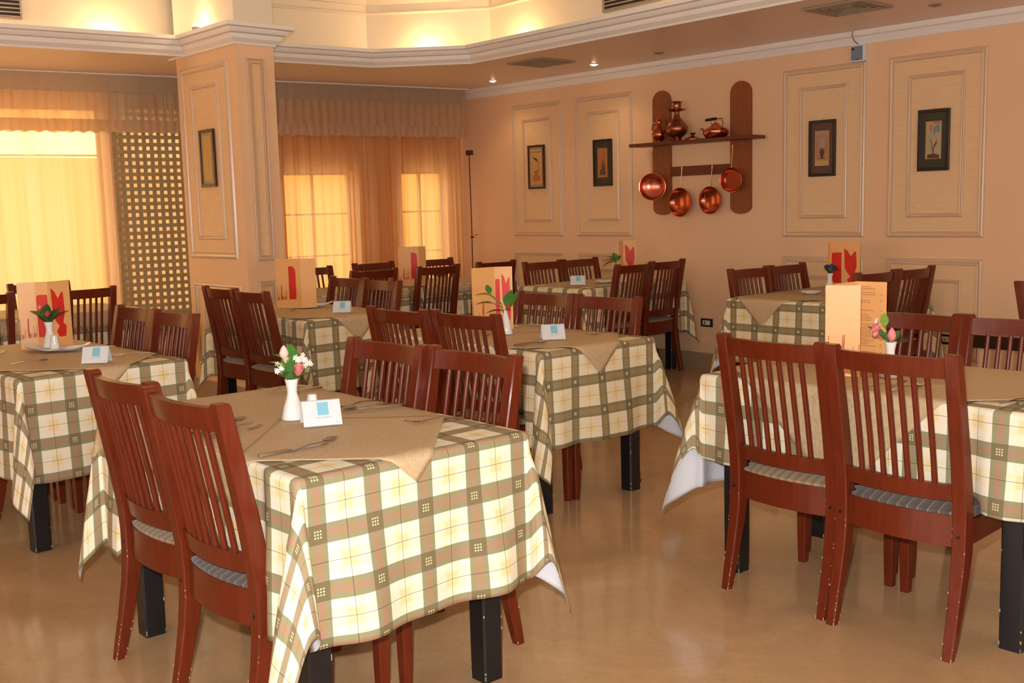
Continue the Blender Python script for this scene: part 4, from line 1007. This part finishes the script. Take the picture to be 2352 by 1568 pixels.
# cutlery
def strip(pts, ws, th=0.0014):
    m = MB(); rings = []
    for (y, z), w in zip(pts, ws): rings.append([(-w, y, z), (w, y, z), (w, y, z + th), (-w, y, z + th)])
    return m.loft(rings)
def spoon_mesh():
    m = strip([(0.0, 0.004), (0.03, 0.006), (0.07, 0.010), (0.11, 0.008), (0.128, 0.005)], [0.0055, 0.0045, 0.003, 0.0022, 0.0024], 0.002)
    rings = []; n = 14
    for s, dz in ((0.05, -0.0065), (0.5, -0.0045), (0.85, 0.0), (1.0, 0.003), (0.96, 0.0035), (0.8, 0.001), (0.45, -0.003), (0.05, -0.005)):
        rings.append([(0.0185 * s * cos(2 * PI * k / n), 0.152 + 0.028 * s * sin(2 * PI * k / n) * (1 - 0.1 * cos(2 * PI * k / n)), 0.0075 + dz) for k in range(n)])
    return m.loft(rings)
def fork_mesh():
    m = strip([(0.0, 0.003), (0.03, 0.006), (0.075, 0.011), (0.12, 0.006), (0.132, 0.004), (0.142, 0.003)], [0.0055, 0.0045, 0.003, 0.0028, 0.010, 0.0115], 0.002)
    for k in range(4):
        x = -0.0095 + k * 0.00633; rings = []
        for y, z, w in ((0.141, 0.003, 0.0018), (0.165, 0.005, 0.0016), (0.188, 0.011, 0.0008)): rings.append([(x - w, y, z), (x + w, y, z), (x + w, y, z + 0.002), (x - w, y, z + 0.002)])
        m.loft(rings)
    return m
def knife_mesh():
    m = strip([(0, 0.001), (0.01, 0.001), (0.08, 0.001), (0.1, 0.001)], [0.005, 0.008, 0.007, 0.005], 0.007)
    m.loft([[(-0.005, 0.1, 0.003), (0.006, 0.1, 0.003), (0.006, 0.1, 0.005), (-0.005, 0.1, 0.005)], [(-0.006, 0.15, 0.003), (0.009, 0.15, 0.003), (0.009, 0.15, 0.0045), (-0.006, 0.15, 0.0045)], [(-0.006, 0.20, 0.003), (0.007, 0.195, 0.003), (0.007, 0.195, 0.004), (-0.006, 0.2, 0.004)], [(-0.006, 0.215, 0.003), (-0.003, 0.213, 0.003), (-0.003, 0.213, 0.004), (-0.006, 0.215, 0.004)]])
    return m
CUT = {k: f().mesh(k, M['steel'], smooth=True, ang=40) for k, f in (('spoon', spoon_mesh), ('fork', fork_mesh), ('table_knife', knife_mesh))}
def cut(kind, c, rz, p0, p1, label, dz=0.0):
    """laid from handle end p0 towards p1 (table coordinates)"""
    x0, y0 = to_world(c, rz, *p0); x1, y1 = to_world(c, rz, *p1)
    o = bpy.data.objects.new(kind, CUT[kind]); COL.objects.link(o); o.location = (x0, y0, TOPZ + dz); o.rotation_euler = (0, 0, math.atan2(y1 - y0, x1 - x0) - PI / 2)
    return tag(o, label, 'cutlery', 'steel cutlery on the tables')
r1 = -0.018
cut('table_knife', T1C, r1, (0.400, -0.352), (0.41, -0.15), 'steel knife along the front of the pink-bouquet table')
cut('spoon', T1C, r1, (0.425, -0.265), (0.375, -0.08), 'spoon lying alone at the front of the big topper', 0.001)
cut('fork', T1C, r1, (0.405, 0.350), (0.345, 0.17), 'fork half over the far corner of the diagonal topper')
cut('fork', T1C, r1, (-0.05, 0.345), (-0.03, 0.17), 'fork behind the sign card, upper of the crossing pair')
cut('table_knife', T1C, r1, (0.075, 0.36), (0.02, 0.15), 'knife behind the sign card pointing at the shaker')
cut('spoon', T1C, r1, (0.04, 0.34), (0.0, 0.15), 'spoon behind the sign card beside the knife')
cut('fork', T1C, r1, (-0.50, 0.35), (-0.557, 0.152), 'fork at the far end of the pink-bouquet table')
cut('table_knife', T1C, r1, (-0.44, 0.36), (-0.47, 0.15), 'knife at the far end of the pink-bouquet table')
cut('spoon', T1C, r1, (-0.07, -0.30), (-0.11, -0.09), 'spoon between the big red chair back and the vase')
cut('fork', T1C, r1, (0.05, -0.345), (0.055, -0.15), 'fork between the big red chair back and the seam')
cut('table_knife', T1C, r1, (-0.02, -0.345), (-0.04, -0.1), 'knife seen through the slats of the big red chair')
cut('spoon', T2C, -0.036, (0.46, -0.33), (0.445, -0.13), 'spoon beside the sign card on the cone-vase table')
cut('table_knife', T2C, -0.036, (0.42, -0.33), (0.40, -0.13), 'knife beside the sign card on the cone-vase table')
cut('fork', T2C, -0.036, (-0.10, 0.33), (-0.22, 0.19), 'fork between the cone vase and the chairs behind it')
cut('fork', T2C, -0.036, (0.45, 0.33), (0.42, 0.16), 'fork near the hanging topper point on the cone-vase table')
cut('spoon', T2C, -0.036, (0.02, -0.33), (0.03, -0.14), 'spoon behind the chair slats on the cone-vase table')
cut('fork', T3C, -0.009, (0.02, -0.34), (0.08, -0.16), 'fork at the foot of the open menu')
cut('spoon', T3C, -0.009, (0.12, -0.34), (0.15, -0.15), 'spoon at the foot of the open menu')
cut('table_knife', T3C, -0.009, (0.52, -0.30), (0.60, -0.1), 'knife at the picture edge of the tulip table')
cut('spoon', T3C, -0.009, (0.48, -0.33), (0.54, -0.14), 'spoon at the picture edge of the tulip table')
cut('fork', T4C, 0.029, (0.42, 0.33), (0.36, 0.16), 'fork behind the sign card on the oval-dish table')
cut('spoon', T4C, 0.029, (0.02, 0.33), (-0.04, 0.17), 'spoon behind the wavy oval dish on its table')
cut('spoon', T4C, 0.029, (0.26, -0.26), (0.24, -0.08), 'spoon in front of the wavy oval dish')
cut('table_knife', T4C, 0.029, (-0.30, -0.30), (-0.32, -0.10), 'knife at the picture edge of the oval-dish table')
cut('fork', T4C, 0.029, (-0.20, -0.30), (-0.22, -0.10), 'fork at the picture edge of the oval-dish table')
cut('fork', T5C, 0, (0.1, -0.30), (0.08, -0.1), 'fork in front of the dish on the table past the pillar')
cut('spoon', T5C, 0, (-0.18, -0.28), (-0.24, -0.1), 'spoon beside the menu on the table past the pillar')

# ------------------------------------------------------------------ menus: tall folded cards
GLY = {'L': [[(0.1, 1.0), (0.05, 0.5), (0.1, 0.0), (0.6, 0.02)]], 'M': [[(0, 0), (0.25, 1.0), (0.35, 0.1), (0.65, 1.0), (0.6, 0.0), (0.75, 0.05)]],
       'a': [[(0.45, 0.3), (0.15, 0.32), (0.05, 0.12), (0.25, 0.0), (0.45, 0.3), (0.5, 0.0)]], 'r': [[(0.1, 0.3), (0.1, 0.0), (0.15, 0.25), (0.4, 0.33)]],
       's': [[(0.4, 0.3), (0.1, 0.25), (0.35, 0.1), (0.05, 0.0)]], 't': [[(0.3, 0.65), (0.2, 0.0), (0.4, 0.0)], [(0.05, 0.4), (0.45, 0.42)]],
       'h': [[(0.2, 0.75), (0.1, 0.0), (0.2, 0.25), (0.4, 0.25), (0.4, 0.0)]], 'l': [[(0.25, 0.85), (0.1, 0.1), (0.3, 0.0)]]}
RECT = [(0.02, 0.0), (0.02, 0.93), (0.10, 0.99), (0.3, 1.0), (1.0, 1.0), (1.0, 0.0)]
RECT2 = [(0.0, 0.0), (0.0, 1.0), (0.6, 1.0), (0.85, 0.95), (1.0, 0.85), (1.0, 0.1), (0.9, 0.0)]
JAG = [(0.32, 0.30), (0.10, 0.45), (0.05, 1.0), (0.30, 0.93), (0.52, 0.78), (0.80, 0.92), (0.90, 0.90), (0.95, 0.50), (0.78, 0.28), (1.0, 0.22), (0.92, 0.0), (0.45, 0.0), (0.28, 0.12), (0.5, 0.22)]
def menu(pts, faces, label, H=0.335, dz=0.0):
    e = empty('menu_card', (pts[0][0], pts[0][1], TOPZ + dz), 0, label, 'menu', 'tall folded menus')
    P = [Vector((x - pts[0][0], y - pts[0][1], 0)) for x, y in pts]
    for i, fc in enumerate(faces):
        a, b2 = P[i], P[i + 1]; L = (b2 - a).length; d = (b2 - a).normalized(); nn = Vector((d.y, -d.x, 0))
        if nn.dot(-Vector((pts[0][0], pts[0][1], 0))) < 0: nn = -nn      # towards the room
        def at(u, z, k): return tuple(a + d * u + nn * k + Vector((0, 0, z)))
        m = MB(); m.add([at(0, 0, 0), at(L, 0, 0), at(L, H, 0), at(0, H, 0), at(0, 0, -.0015), at(L, 0, -.0015), at(L, H, -.0015), at(0, H, -.0015)], [(0, 1, 2, 3), (7, 6, 5, 4), (0, 4, 5, 1), (1, 5, 6, 2), (2, 6, 7, 3), (3, 7, 4, 0)])
        m.obj('panel', M['menu'], e)
        def shape(poly, u0, u1, z0, z1, nm, mm, k=0.0009):
            n = len(poly); vs = [at(u0 + (u1 - u0) * x, z0 + (z1 - z0) * y, kk) for kk in (0.0002, k) for x, y in poly]
            q = MB(); q.add(vs, [tuple(range(n - 1, -1, -1)), tuple(range(n, 2 * n))] + [(j, (j + 1) % n, n + (j + 1) % n, n + j) for j in range(n)]); return q.obj(nm, M[mm], e)
        def script(u0, u1, z0, h):
            q = MB(); txt = 'Last Marshal'; cw = (u1 - u0) / (len(txt) - 0.5)
            for ci, ch in enumerate(txt):
                if ch == ' ': continue
                pass
                for st in GLY[ch]:
                    pp = [(u0 + cw * (ci + (x + 0.12 * y) * 1.05 * (1.3 if ch in 'LM' else 1)), z0 + h * y * (1.0 if ch in 'LM' else 0.72) + 0.0007 * ci) for x, y in st]
                    for (xa, za), (xb, zb) in zip(pp, pp[1:]):
                        dv = Vector((xb - xa, zb - za)); 
                        if dv.length < 1e-6: continue
                        w = Vector((-dv.y, dv.x)).normalized() * 0.0011
                        c4 = [(xa - w.x, za - w.y), (xb - w.x, zb - w.y), (xb + w.x, zb + w.y), (xa + w.x, za + w.y)]
                        vs = [at(x, z, kk) for kk in (0.0002, 0.0008) for x, z in c4]
                        q.add(vs, [(3, 2, 1, 0), (4, 5, 6, 7), (0, 1, 5, 4), (1, 2, 6, 5), (2, 3, 7, 6), (3, 0, 4, 7)])
            q.obj('lettering', M['menuink'], e)
        for f in fc:
            if f[0] == 'script': script(L * f[1], L * f[2], 0.05, 0.10)
            elif f[0] == 'text':
                random.seed(3); q = MB(); z = H - 0.02
                while z > 0.03:
                    if random.random() < 0.82:
                        c0 = random.uniform(0.08, 0.22); wd = random.uniform(0.2, 0.5); u = c0
                        while u < c0 + wd:
                            w1 = random.uniform(0.04, 0.12); vs = [at(L * uu, zz, kk) for kk in (0.0002, 0.0007) for uu, zz in ((u, z), (u + w1, z), (u + w1, z + 0.0022), (u, z + 0.0022))]
                            q.add(vs, [(3, 2, 1, 0), (4, 5, 6, 7), (0, 1, 5, 4), (1, 2, 6, 5), (2, 3, 7, 6), (3, 0, 4, 7)]); u += w1 + 0.02
                        if random.random() < 0.5:
                            vs = [at(L * uu, zz, kk) for kk in (0.0002, 0.0007) for uu, zz in ((0.80, z), (0.86, z), (0.86, z + 0.0022), (0.80, z + 0.0022))]
                            q.add(vs, [(3, 2, 1, 0), (4, 5, 6, 7), (0, 1, 5, 4), (1, 2, 6, 5), (2, 3, 7, 6), (3, 0, 4, 7)])
                    z -= 0.0075
                q.obj('printed_text', M['menutext'], e)
            elif f[0] == 'rect': shape(RECT, L * f[1], L * f[2], 0.055, 0.27, 'red_shape', 'menured')
            elif f[0] == 'rect2': shape(RECT2, L * f[1], L * f[2], 0.06, 0.285, 'red_shape', 'menured')
            elif f[0] == 'jag': shape(JAG, L * f[1], L * f[2], 0.05, 0.30, 'red_figure', 'menured')
    return e
menu([(-1.988, 3.534), (-2.096, 3.477), (-2.097, 3.700), (-1.980, 3.706)], [[('script', 0.93, 0.02)], [], [('text', 0, 1)]], 'open menu with brown printed inside page at the tulip table')
menu([(-5.609, 1.771), (-5.587, 1.850), (-5.556, 1.902), (-5.582, 2.020)], [[('script', 0.03, 0.97)], [('rect', 0.05, 0.95)], [('jag', 0.10, 0.75)]], 'menu with orange and red shapes behind the wavy oval dish')
menu([(-6.506, 3.755), (-6.32, 3.838), (-6.285, 3.935), (-6.506, 3.755)], [[('script', 0.02, 0.42), ('rect2', 0.52, 0.80)], [], []], 'menu with one rounded red shape standing beside the pillar')
menu([(-4.265, 3.619), (-4.250, 3.765), (-4.235, 3.79), (-4.185, 3.835)], [[('script', 0.03, 0.93)], [('rect', 0.1, 0.95)], [('jag', 0.1, 0.85)]], 'pale menu with two thin red strips behind the cone vase')
menu([(-7.367, 5.436), (-7.226, 5.55), (-7.235, 5.633), (-7.367, 5.436)], [[('script', 0.02, 0.5), ('rect2', 0.62, 0.92)], [], []], 'menu with one red shape on the table in the curtained corner')
menu([(-6.16, 6.90), (-6.166, 6.96), (-6.10, 7.06)], [[], [('jag', 0.1, 0.9)]], 'menu with red jagged figure on the table below the narrow panels')
menu([(-4.06, 6.755), (-4.078, 6.795), (-3.826, 6.783)], [[], [('rect', 0.10, 0.42), ('jag', 0.48, 0.92)]], 'tall menu with two big red shapes at the blue-flower table', 0.345)

# ------------------------------------------------------------------ wall: framed pictures
def picture(place_mat, w, h, kind, label):
    """local: x across, y out of the wall (towards room), z up; origin at the lower middle"""
    e = empty('framed_picture', (0, 0, 0), 0, label, 'picture', 'small framed prints'); e.matrix_world = place_mat
    fwid, fmat, inner, imat, pr, pmat = kind[:6]
    m = MB(); x0, x1 = -w / 2, w / 2; D = 0.022
    for a in ((x0, x1, 0, fwid), (x0, x1, h - fwid, h), (x0, x0 + fwid, fwid, h - fwid), (x1 - fwid, x1, fwid, h - fwid)): m.box(a[0], a[1], 0.002, D, a[2], a[3])
    m.obj('frame', M[fmat], e, bevel=0.002)
    MB().box(x0 + fwid, x1 - fwid, 0.002, 0.012, fwid, h - fwid).obj('mount', M[imat], e)
    ix, iz = inner
    p = MB().box(x0 + ix, x1 - ix, 0.012, 0.0135, iz, h - iz).obj('print', M[pmat], e)
    pw, ph = w - 2 * ix, h - 2 * iz
    def sh(poly, mm, nm='motif'):
        n = len(poly); vs = [(-pw / 2 + pw * x, d, iz + ph * z) for d in (0.0135, 0.0142) for x, z in poly]
        q = MB(); q.add(vs, [tuple(range(n - 1, -1, -1)), tuple(range(n, 2 * n))] + [(j, (j + 1) % n, n + (j + 1) % n, n + j) for j in range(n)]); q.obj(nm, M[mm], e)
    for poly, mm in kind[6]: sh(poly, mm)
    MB().box(-0.006, 0.006, 0.002, 0.006, h, h + 0.014).obj('hanger', M['brass'], e)
    # thin gilt lip round the print
    q = MB(); g = 0.0035
    for a in ((x0 + ix - g, x1 - ix + g, iz - g, iz), (x0 + ix - g, x1 - ix + g, h - iz, h - iz + g), (x0 + ix - g, x0 + ix, iz, h - iz), (x1 - ix, x1 - ix + g, iz, h - iz)): q.box(a[0], a[1], 0.012, 0.0155, a[2], a[3])
    q.obj('gilt_lip', M['print_ochre'], e)
def northp(x, z): return Matrix.Translation((x, WY - 0.004, z)) @ Matrix.Rotation(PI, 4, 'Z')
jar = [(0.36, 0.2), (0.42, 0.26), (0.3, 0.38), (0.36, 0.46), (0.46, 0.5), (0.56, 0.5), (0.64, 0.46), (0.7, 0.38), (0.58, 0.26), (0.64, 0.2)]
K_A = (0.02, 'framebrown', (0.036, 0.045), 'mat_grey', None, 'print_tan', [([(0.2, 0.10), (0.2, 0.24), (0.35, 0.27), (0.4, 0.33), (0.25, 0.36), (0.3, 0.42), (0.5, 0.40), (0.75, 0.38), (0.6, 0.31), (0.7, 0.27), (0.8, 0.24), (0.8, 0.10)], 'print_rust'), ([(0.3, 0.62), (0.45, 0.75), (0.85, 0.80), (0.6, 0.70)], 'print_ink'), ([(0.28, 0.42), (0.30, 0.42), (0.33, 0.64), (0.30, 0.64)], 'print_ink'), ([(0.05, 0.93), (0.95, 0.93), (0.95, 0.945), (0.05, 0.945)], 'print_ink')])
K_B = (0.02, 'frameblack', (0.062, 0.085), 'frameinner', None, 'print_rust', [([(0.15, 0.08), (0.2, 0.3), (0.15, 0.55), (0.3, 0.3), (0.38, 0.75), (0.48, 0.35), (0.55, 0.6), (0.6, 0.3), (0.85, 0.2), (0.8, 0.06)], 'print_ink')])
K_C = (0.022, 'frameblack', (0.058, 0.085), 'mat_brown', None, 'print_rose', [(jar, 'print_ink'), ([(0.12, 0.18), (0.88, 0.18), (0.88, 0.22), (0.12, 0.22)], 'print_rust'), ([(0.25, 0.55), (0.45, 0.52), (0.75, 0.56), (0.7, 0.75), (0.45, 0.85), (0.25, 0.7)], 'mat_grey'), ([(0.0, 0.0), (1.0, 0.0), (1.0, 0.14), (0.0, 0.14)], 'print_tan'), ([(0.0, 0.9), (1.0, 0.9), (1.0, 1.0), (0.0, 1.0)], 'mat_grey')])
K_D = (0.024, 'frameblack', (0.062, 0.088), 'frameinner', None, 'print_sage', [([(0.5, 0.12), (0.53, 0.12), (0.62, 0.38), (0.80, 0.62), (0.58, 0.40), (0.52, 0.25), (0.45, 0.36), (0.25, 0.52), (0.3, 0.38), (0.46, 0.28)], 'print_ink'), ([(0.1, 0.93), (0.6, 0.97), (0.6, 1.0), (0.1, 1.0)], 'print_red'), ([(0.12, 0.72), (0.32, 0.7), (0.34, 0.9), (0.12, 0.92)], 'print_teal'), ([(0.38, 0.68), (0.5, 0.66), (0.5, 0.86), (0.36, 0.88)], 'boxblue'), ([(0.6, 0.72), (0.75, 0.76), (0.72, 0.95), (0.6, 0.9)], 'print_red'), ([(0.08, 0.0), (0.92, 0.0), (0.9, 0.1), (0.5, 0.14), (0.1, 0.09)], 'print_ink')])
K_E = (0.022, 'framebrown', (0.05, 0.05), 'mat_grey', None, 'print_ochre', [([(0.3, 0.2), (0.6, 0.3), (0.5, 0.5), (0.7, 0.7), (0.5, 0.75), (0.35, 0.5)], 'print_tan')])
picture(northp(-7.682, 1.603), 0.232, 0.427, K_A, 'narrow framed crane-like print with a pale mount on the first wall panel from the curtains')
picture(northp(-6.796, 1.603), 0.232, 0.428, K_B, 'framed rust print with a wide black mount on the second wall panel from the curtains')
picture(northp(-4.508, 1.605), 0.230, 0.428, K_C, 'framed print of a dark jar on the wall panel below the white box')
picture(northp(-3.620, 1.610), 0.232, 0.432, K_D, 'framed print of a green stem with coloured patches on the last wall panel')
picture(Matrix.Translation((-7.60, CY0 - 0.004, 1.643)) @ Matrix.Rotation(PI, 4, 'Z'), 0.232, 0.43, K_E, 'framed yellowish print hanging on the pillar')

# ------------------------------------------------------------------ copper shelf
e = empty('pot_shelf', (-5.76, WY, 1.33), 0, 'wooden wall shelf with two round-ended boards and a hanging rail', 'shelf')
def board(x0, x1, z0, z1):
    m = MB(); r = (x1 - x0) / 2; cx = (x0 + x1) / 2; n = 12; poly = []
    for k in range(n + 1): a = PI * k / n; poly.append((cx + r * cos(a), z1 - r * 0.95 + r * 0.95 * sin(a)))
    for k in range(n + 1): a = PI + PI * k / n; poly.append((cx + r * cos(a), z0 + r * 0.6 + r * 0.6 * sin(a)))
    nn = len(poly); vs = [(x + 5.76, y, z - 1.33) for y in (-0.002, -0.03) for x, z in poly]
    m.add(vs, [tuple(range(nn)), tuple(range(2 * nn - 1, nn - 1, -1))] + [(j, (j + 1) % nn, nn + (j + 1) % nn, nn + j) for j in range(nn)])
    return m
for x0, x1 in ((-6.182, -5.988), (-5.355, -5.156)):
    bd = board(x0, x1, 1.328, 2.402).obj('upright_board', M['pine'], e, smooth=True, ang=30)
    q = MB().lathe([(0, 0), (0.012, 0.0), (0.013, 0.006), (0, 0.01)], 10); q.xf(Matrix.Translation(((x0 + x1) / 2 + 5.76, -0.016, 1.075))); q.obj('hook', M['brass'], bd, smooth=True)
sh_d = 0.185
MB().box(-6.30 + 5.76, -4.99 + 5.76 - 0.02, -sh_d - .03, -0.031, 1.925 - 1.33, 1.952 - 1.33).obj('shelf_board', M['pine_dark'], e, bevel=0.004)
MB().box(-5.988 + 5.76, -5.355 + 5.76, -0.024, -0.004, 1.66 - 1.33, 1.742 - 1.33).obj('rail', M['pine_dark'], e)
def pan(x, z, ztop, r, tilt, label, out=0.0):
    """frying pan hanging from its handle, bowl facing the room"""
    e = empty('copper_pan', (x, WY - 0.034 - out, z), 0, label, 'pan', 'hanging copper pans')
    m = MB(); prof = [(0.0, 0.0), (r * 0.78, 0.0), (r * 0.9, 0.010), (r, 0.042), (r * 1.04, 0.044), (r * 1.04, 0.047), (r * 0.985, 0.046), (r * 0.87, 0.013), (r * 0.76, 0.004), (0.0, 0.004)]
    m.lathe(prof, 36); R = Matrix.Rotation(PI / 2, 4, 'X'); m.xf(Matrix.Rotation(tilt, 4, 'Z') @ R); m.obj('bowl', M['copper'], e, smooth=True, ang=40)
    h = MB(); L = ztop - z
    h.tube([(0, -0.035, r * 0.96), (0, -0.028, r + 0.02), (0, -0.012, L - 0.03), (0, -0.01, L)], [0.006, 0.005, 0.0055, 0.008], 8, flat=0.5)
    h.xf(Matrix.Rotation(tilt * .5, 4, 'Z')); h.obj('handle', M['brass'], e, smooth=True)
    k = MB(); k.tube([(0, 0.0, L), (0, -0.012, L + 0.006), (0, -0.02, L), (0, -0.018, L - 0.008)], 0.002, 6); k.obj('hook', M['brass'], e)
pan(-6.125, 1.575, 1.87, 0.114, 0.55, 'large copper pan hanging from the shelf board by the narrow panels', 0.065)
pan(-5.845, 1.435, 1.735, 0.122, -0.05, 'copper pan hanging low from the rail beside the first board')
pan(-5.525, 1.445, 1.735, 0.113, -0.05, 'copper pan hanging from the rail toward the second board')
pan(-5.285, 1.605, 1.89, 0.097, 0.12, 'small copper pan hanging high on the second shelf board', 0.045)
SZ = 1.952
def shelf_y(d): return WY - d
m = MB().lathe([(0, 0), (0.050, 0), (0.052, 0.006), (0.034, 0.02), (0.040, 0.03), (0.085, 0.065), (0.097, 0.10), (0.090, 0.13), (0.060, 0.165), (0.032, 0.195), (0.024, 0.225), (0.024, 0.245), (0.078, 0.262), (0.082, 0.266), (0.04, 0.264), (0.036, 0.275), (0.038, 0.318), (0.047, 0.328), (0.044, 0.331), (0.033, 0.32), (0.028, 0.27), (0, 0.265)], 32)
tag(m.obj('copper_urn', M['oldcopper'], loc=(-5.83, shelf_y(0.13), SZ), smooth=True, ang=40), 'round-bellied tarnished copper urn with a flanged neck on the shelf', 'urn')
e = empty('copper_ewer', (-6.035, shelf_y(0.12), SZ), 0, 'slim copper ewer with a ribbed spout and handle in front of the shelf board', 'ewer')
MB().lathe([(0, 0), (0.035, 0), (0.036, 0.008), (0.03, 0.015), (0.058, 0.045), (0.062, 0.075), (0.045, 0.12), (0.022, 0.155), (0.018, 0.17), (0.026, 0.19), (0.012, 0.2), (0.006, 0.215), (0, 0.217)], 24).obj('body', M['copper'], e, smooth=True, ang=40)
m = MB().tube([(0.05, 0, 0.08), (0.085, 0, 0.12), (0.085, 0, 0.18), (0.06, 0, 0.225)], [0.010, 0.009, 0.007, 0.006], 8); m.obj('spout', M['oldcopper'], e, smooth=True)
m = MB().tube([(-0.05, 0, 0.09), (-0.08, 0, 0.12), (-0.07, 0, 0.17), (-0.02, 0, 0.165)], 0.005, 8); m.obj('handle', M['oldcopper'], e, smooth=True)
tag(MB().lathe([(0, 0), (0.07, 0), (0.07, 0.006), (0.04, 0.022), (0.018, 0.03), (0.012, 0.042), (0.026, 0.056), (0.022, 0.058), (0, 0.05)], 24).obj('copper_dish', M['oldcopper'], loc=(-5.655, shelf_y(0.14), SZ), smooth=True, ang=40), 'small low copper dish with a knobbed cover between urn and kettle', 'dish')
e = empty('copper_kettle', (-5.425, shelf_y(0.13), SZ), 0, 'squat copper kettle with a black bar grip on the shelf', 'kettle')
MB().lathe([(0, 0), (0.075, 0), (0.085, 0.006), (0.105, 0.035), (0.105, 0.055), (0.085, 0.078), (0.045, 0.095), (0.03, 0.115), (0.012, 0.122), (0.010, 0.13), (0.012, 0.138), (0, 0.142)], 32).obj('body', M['copper'], e, smooth=True, ang=40)
MB().tube([(-0.095, 0, 0.05), (-0.125, 0, 0.065), (-0.135, 0, 0.085), (-0.155, 0, 0.083)], [0.014, 0.010, 0.007, 0.006], 10).obj('spout', M['copper'], e, smooth=True)
m = MB().tube([(-0.05, 0, 0.09), (-0.045, 0, 0.12), (-0.05, 0, 0.15), (0.06, 0, 0.158), (0.07, 0, 0.12), (0.06, 0, 0.08)], 0.004, 6)
h = m.obj('handle', M['oldcopper'], e, smooth=True)
MB().tube([(-0.11, 0, 0.150), (-0.09, 0, 0.153), (0.0, 0, 0.158), (0.01, 0, 0.158)], [0.005, 0.012, 0.012, 0.006], 10).obj('grip', M['blackplastic'], h, smooth=True)

# ------------------------------------------------------------------ small wall things
e = empty('alarm_box', (-4.209, WY, 2.435), 0, 'small white wall box with a blue-grey face high under the cornice', 'wall box')
MB().box(-0.058, 0.058, -0.035, 0, 0, 0.122).obj('housing', M['card'], e, bevel=0.003)
MB().box(-0.052, 0.040, -0.037, -0.035, 0.010, 0.112).obj('face', M['boxblue'], e)
MB().box(-0.047, -0.03, -0.039, -0.037, 0.085, 0.10).obj('sensor', M['blackplastic'], e)
MB().box(-0.012, 0.012, -0.039, -0.037, 0.014, 0.02).obj('button', M['blackplastic'], e)
tag(MB().tube([(-4.235, WY - .07, ZC), (-4.235, WY - 0.068, 2.61), (-4.225, WY - 0.05, 2.58), (-4.21, WY - 0.02, 2.558)], 0.0035, 6).obj('cable', M['rubber']), 'thin grey cable dropping from the ceiling to the white wall box', 'cable')
def socket(x, z, w, label):
    e = empty('wall_socket', (x, WY, z), 0, label, 'socket')
    MB().box(-w / 2, w / 2, -0.008, 0, 0, 0.072).obj('plate', M['frameblack'], e, bevel=0.002)
    MB().box(-w * .32, w * .30, -0.0095, -0.008, 0.017, 0.055).obj('insert', M['socket'], e)
    MB().box(-w * .2, -w * .1, -0.0105, -0.0095, 0.025, 0.047).obj('switch', M['blackplastic'], e)
socket(-5.618, 0.362, 0.125, 'black-framed wall socket on the bare wall beside the dark chairs')
socket(-3.49, 0.375, 0.10, 'black-framed wall socket below the last panel, behind the tulip table')
tag(MB().box(-3.42, -1.2, WY - 0.03, WY - 0.019, 0.37, 0.46).obj('wall_rail', M['framebrown'], bevel=0.002), 'dark brown protective rail low along the wall behind the tulip table', 'wall rail')
for x in (-5.08, -2.99):
    z = 2.43 if x < -4 else 2.45
    q = MB(); x0, x1, z0, z1 = x - .05, x + .05, z, z + .115; t = .004
    for a in ((x0, x1, z0, z0 + t), (x0, x1, z1 - t, z1), (x0, x0 + t, z0 + t, z1 - t), (x1 - t, x1, z0 + t, z1 - t)): q.box(a[0], a[1], WY - 0.004, WY, a[2], a[3])
    q.box(x0 + t, x1 - t, WY - .002, WY, z0 + t, z1 - t)
    tag(q.obj('blanking_plate', M['plaster']), 'peach-painted square cover plate above the shelf' if x < -4 else 'peach-painted square cover plate near the cornice at the picture edge', 'cover plate')
q = MB().lathe([(0, 0), (0.02, 0), (0.02, 0.006), (0.008, 0.008), (0.008, 0.025), (0.014, 0.03), (0, 0.032)], 12); q.xf(Matrix.Translation((-8.649, WY, 1.15)) @ Matrix.Rotation(PI / 2, 4, 'X'))
tag(q.obj('tieback_hook', M['brass'], smooth=True), 'tiny brass tieback hook on the wall near the curtained corner', 'hook')

# ------------------------------------------------------------------ light
w = bpy.data.worlds.new('world'); sc.world = w; w.use_nodes = True
bg = w.node_tree.nodes['Background']; bg.inputs[0].default_value = (1.0, 0.95, 0.84, 1); bg.inputs[1].default_value = 4.7
s = bpy.data.lights.new('sun', 'SUN'); s.energy = 1.7; s.color = (1.0, 0.86, 0.62); s.angle = 0.01
so = bpy.data.objects.new('sun', s); COL.objects.link(so); so.rotation_euler = Vector((-0.75, 0.25, -0.62)).to_track_quat('-Z', 'Y').to_euler()
# the photographer's flash beside the lens
fl_ = bpy.data.lights.new('camera_flash', 'SPOT'); fl_.energy = 450; fl_.color = (1.0, 0.95, 0.90); fl_.spot_size = math.radians(85); fl_.spot_blend = 0.5; fl_.shadow_soft_size = 0.02
fo = bpy.data.objects.new('camera_flash', fl_); COL.objects.link(fo)
fo.location = Vector((0, 0, CH)) - R2 * 0.05 + U2 * 0.13; fo.rotation_euler = (FWD - U2 * 0.02).to_track_quat('-Z', 'Y').to_euler()

sc.view_settings.view_transform = 'Standard'; sc.view_settings.look = 'None'; sc.view_settings.gamma = 1.0; sc.view_settings.exposure = -0.06
sc.view_settings.use_curve_mapping = False
sc.cycles.use_denoising = True
sc.cycles.max_bounces = 8; sc.cycles.transparent_max_bounces = 16; sc.cycles.sample_clamp_indirect = 6
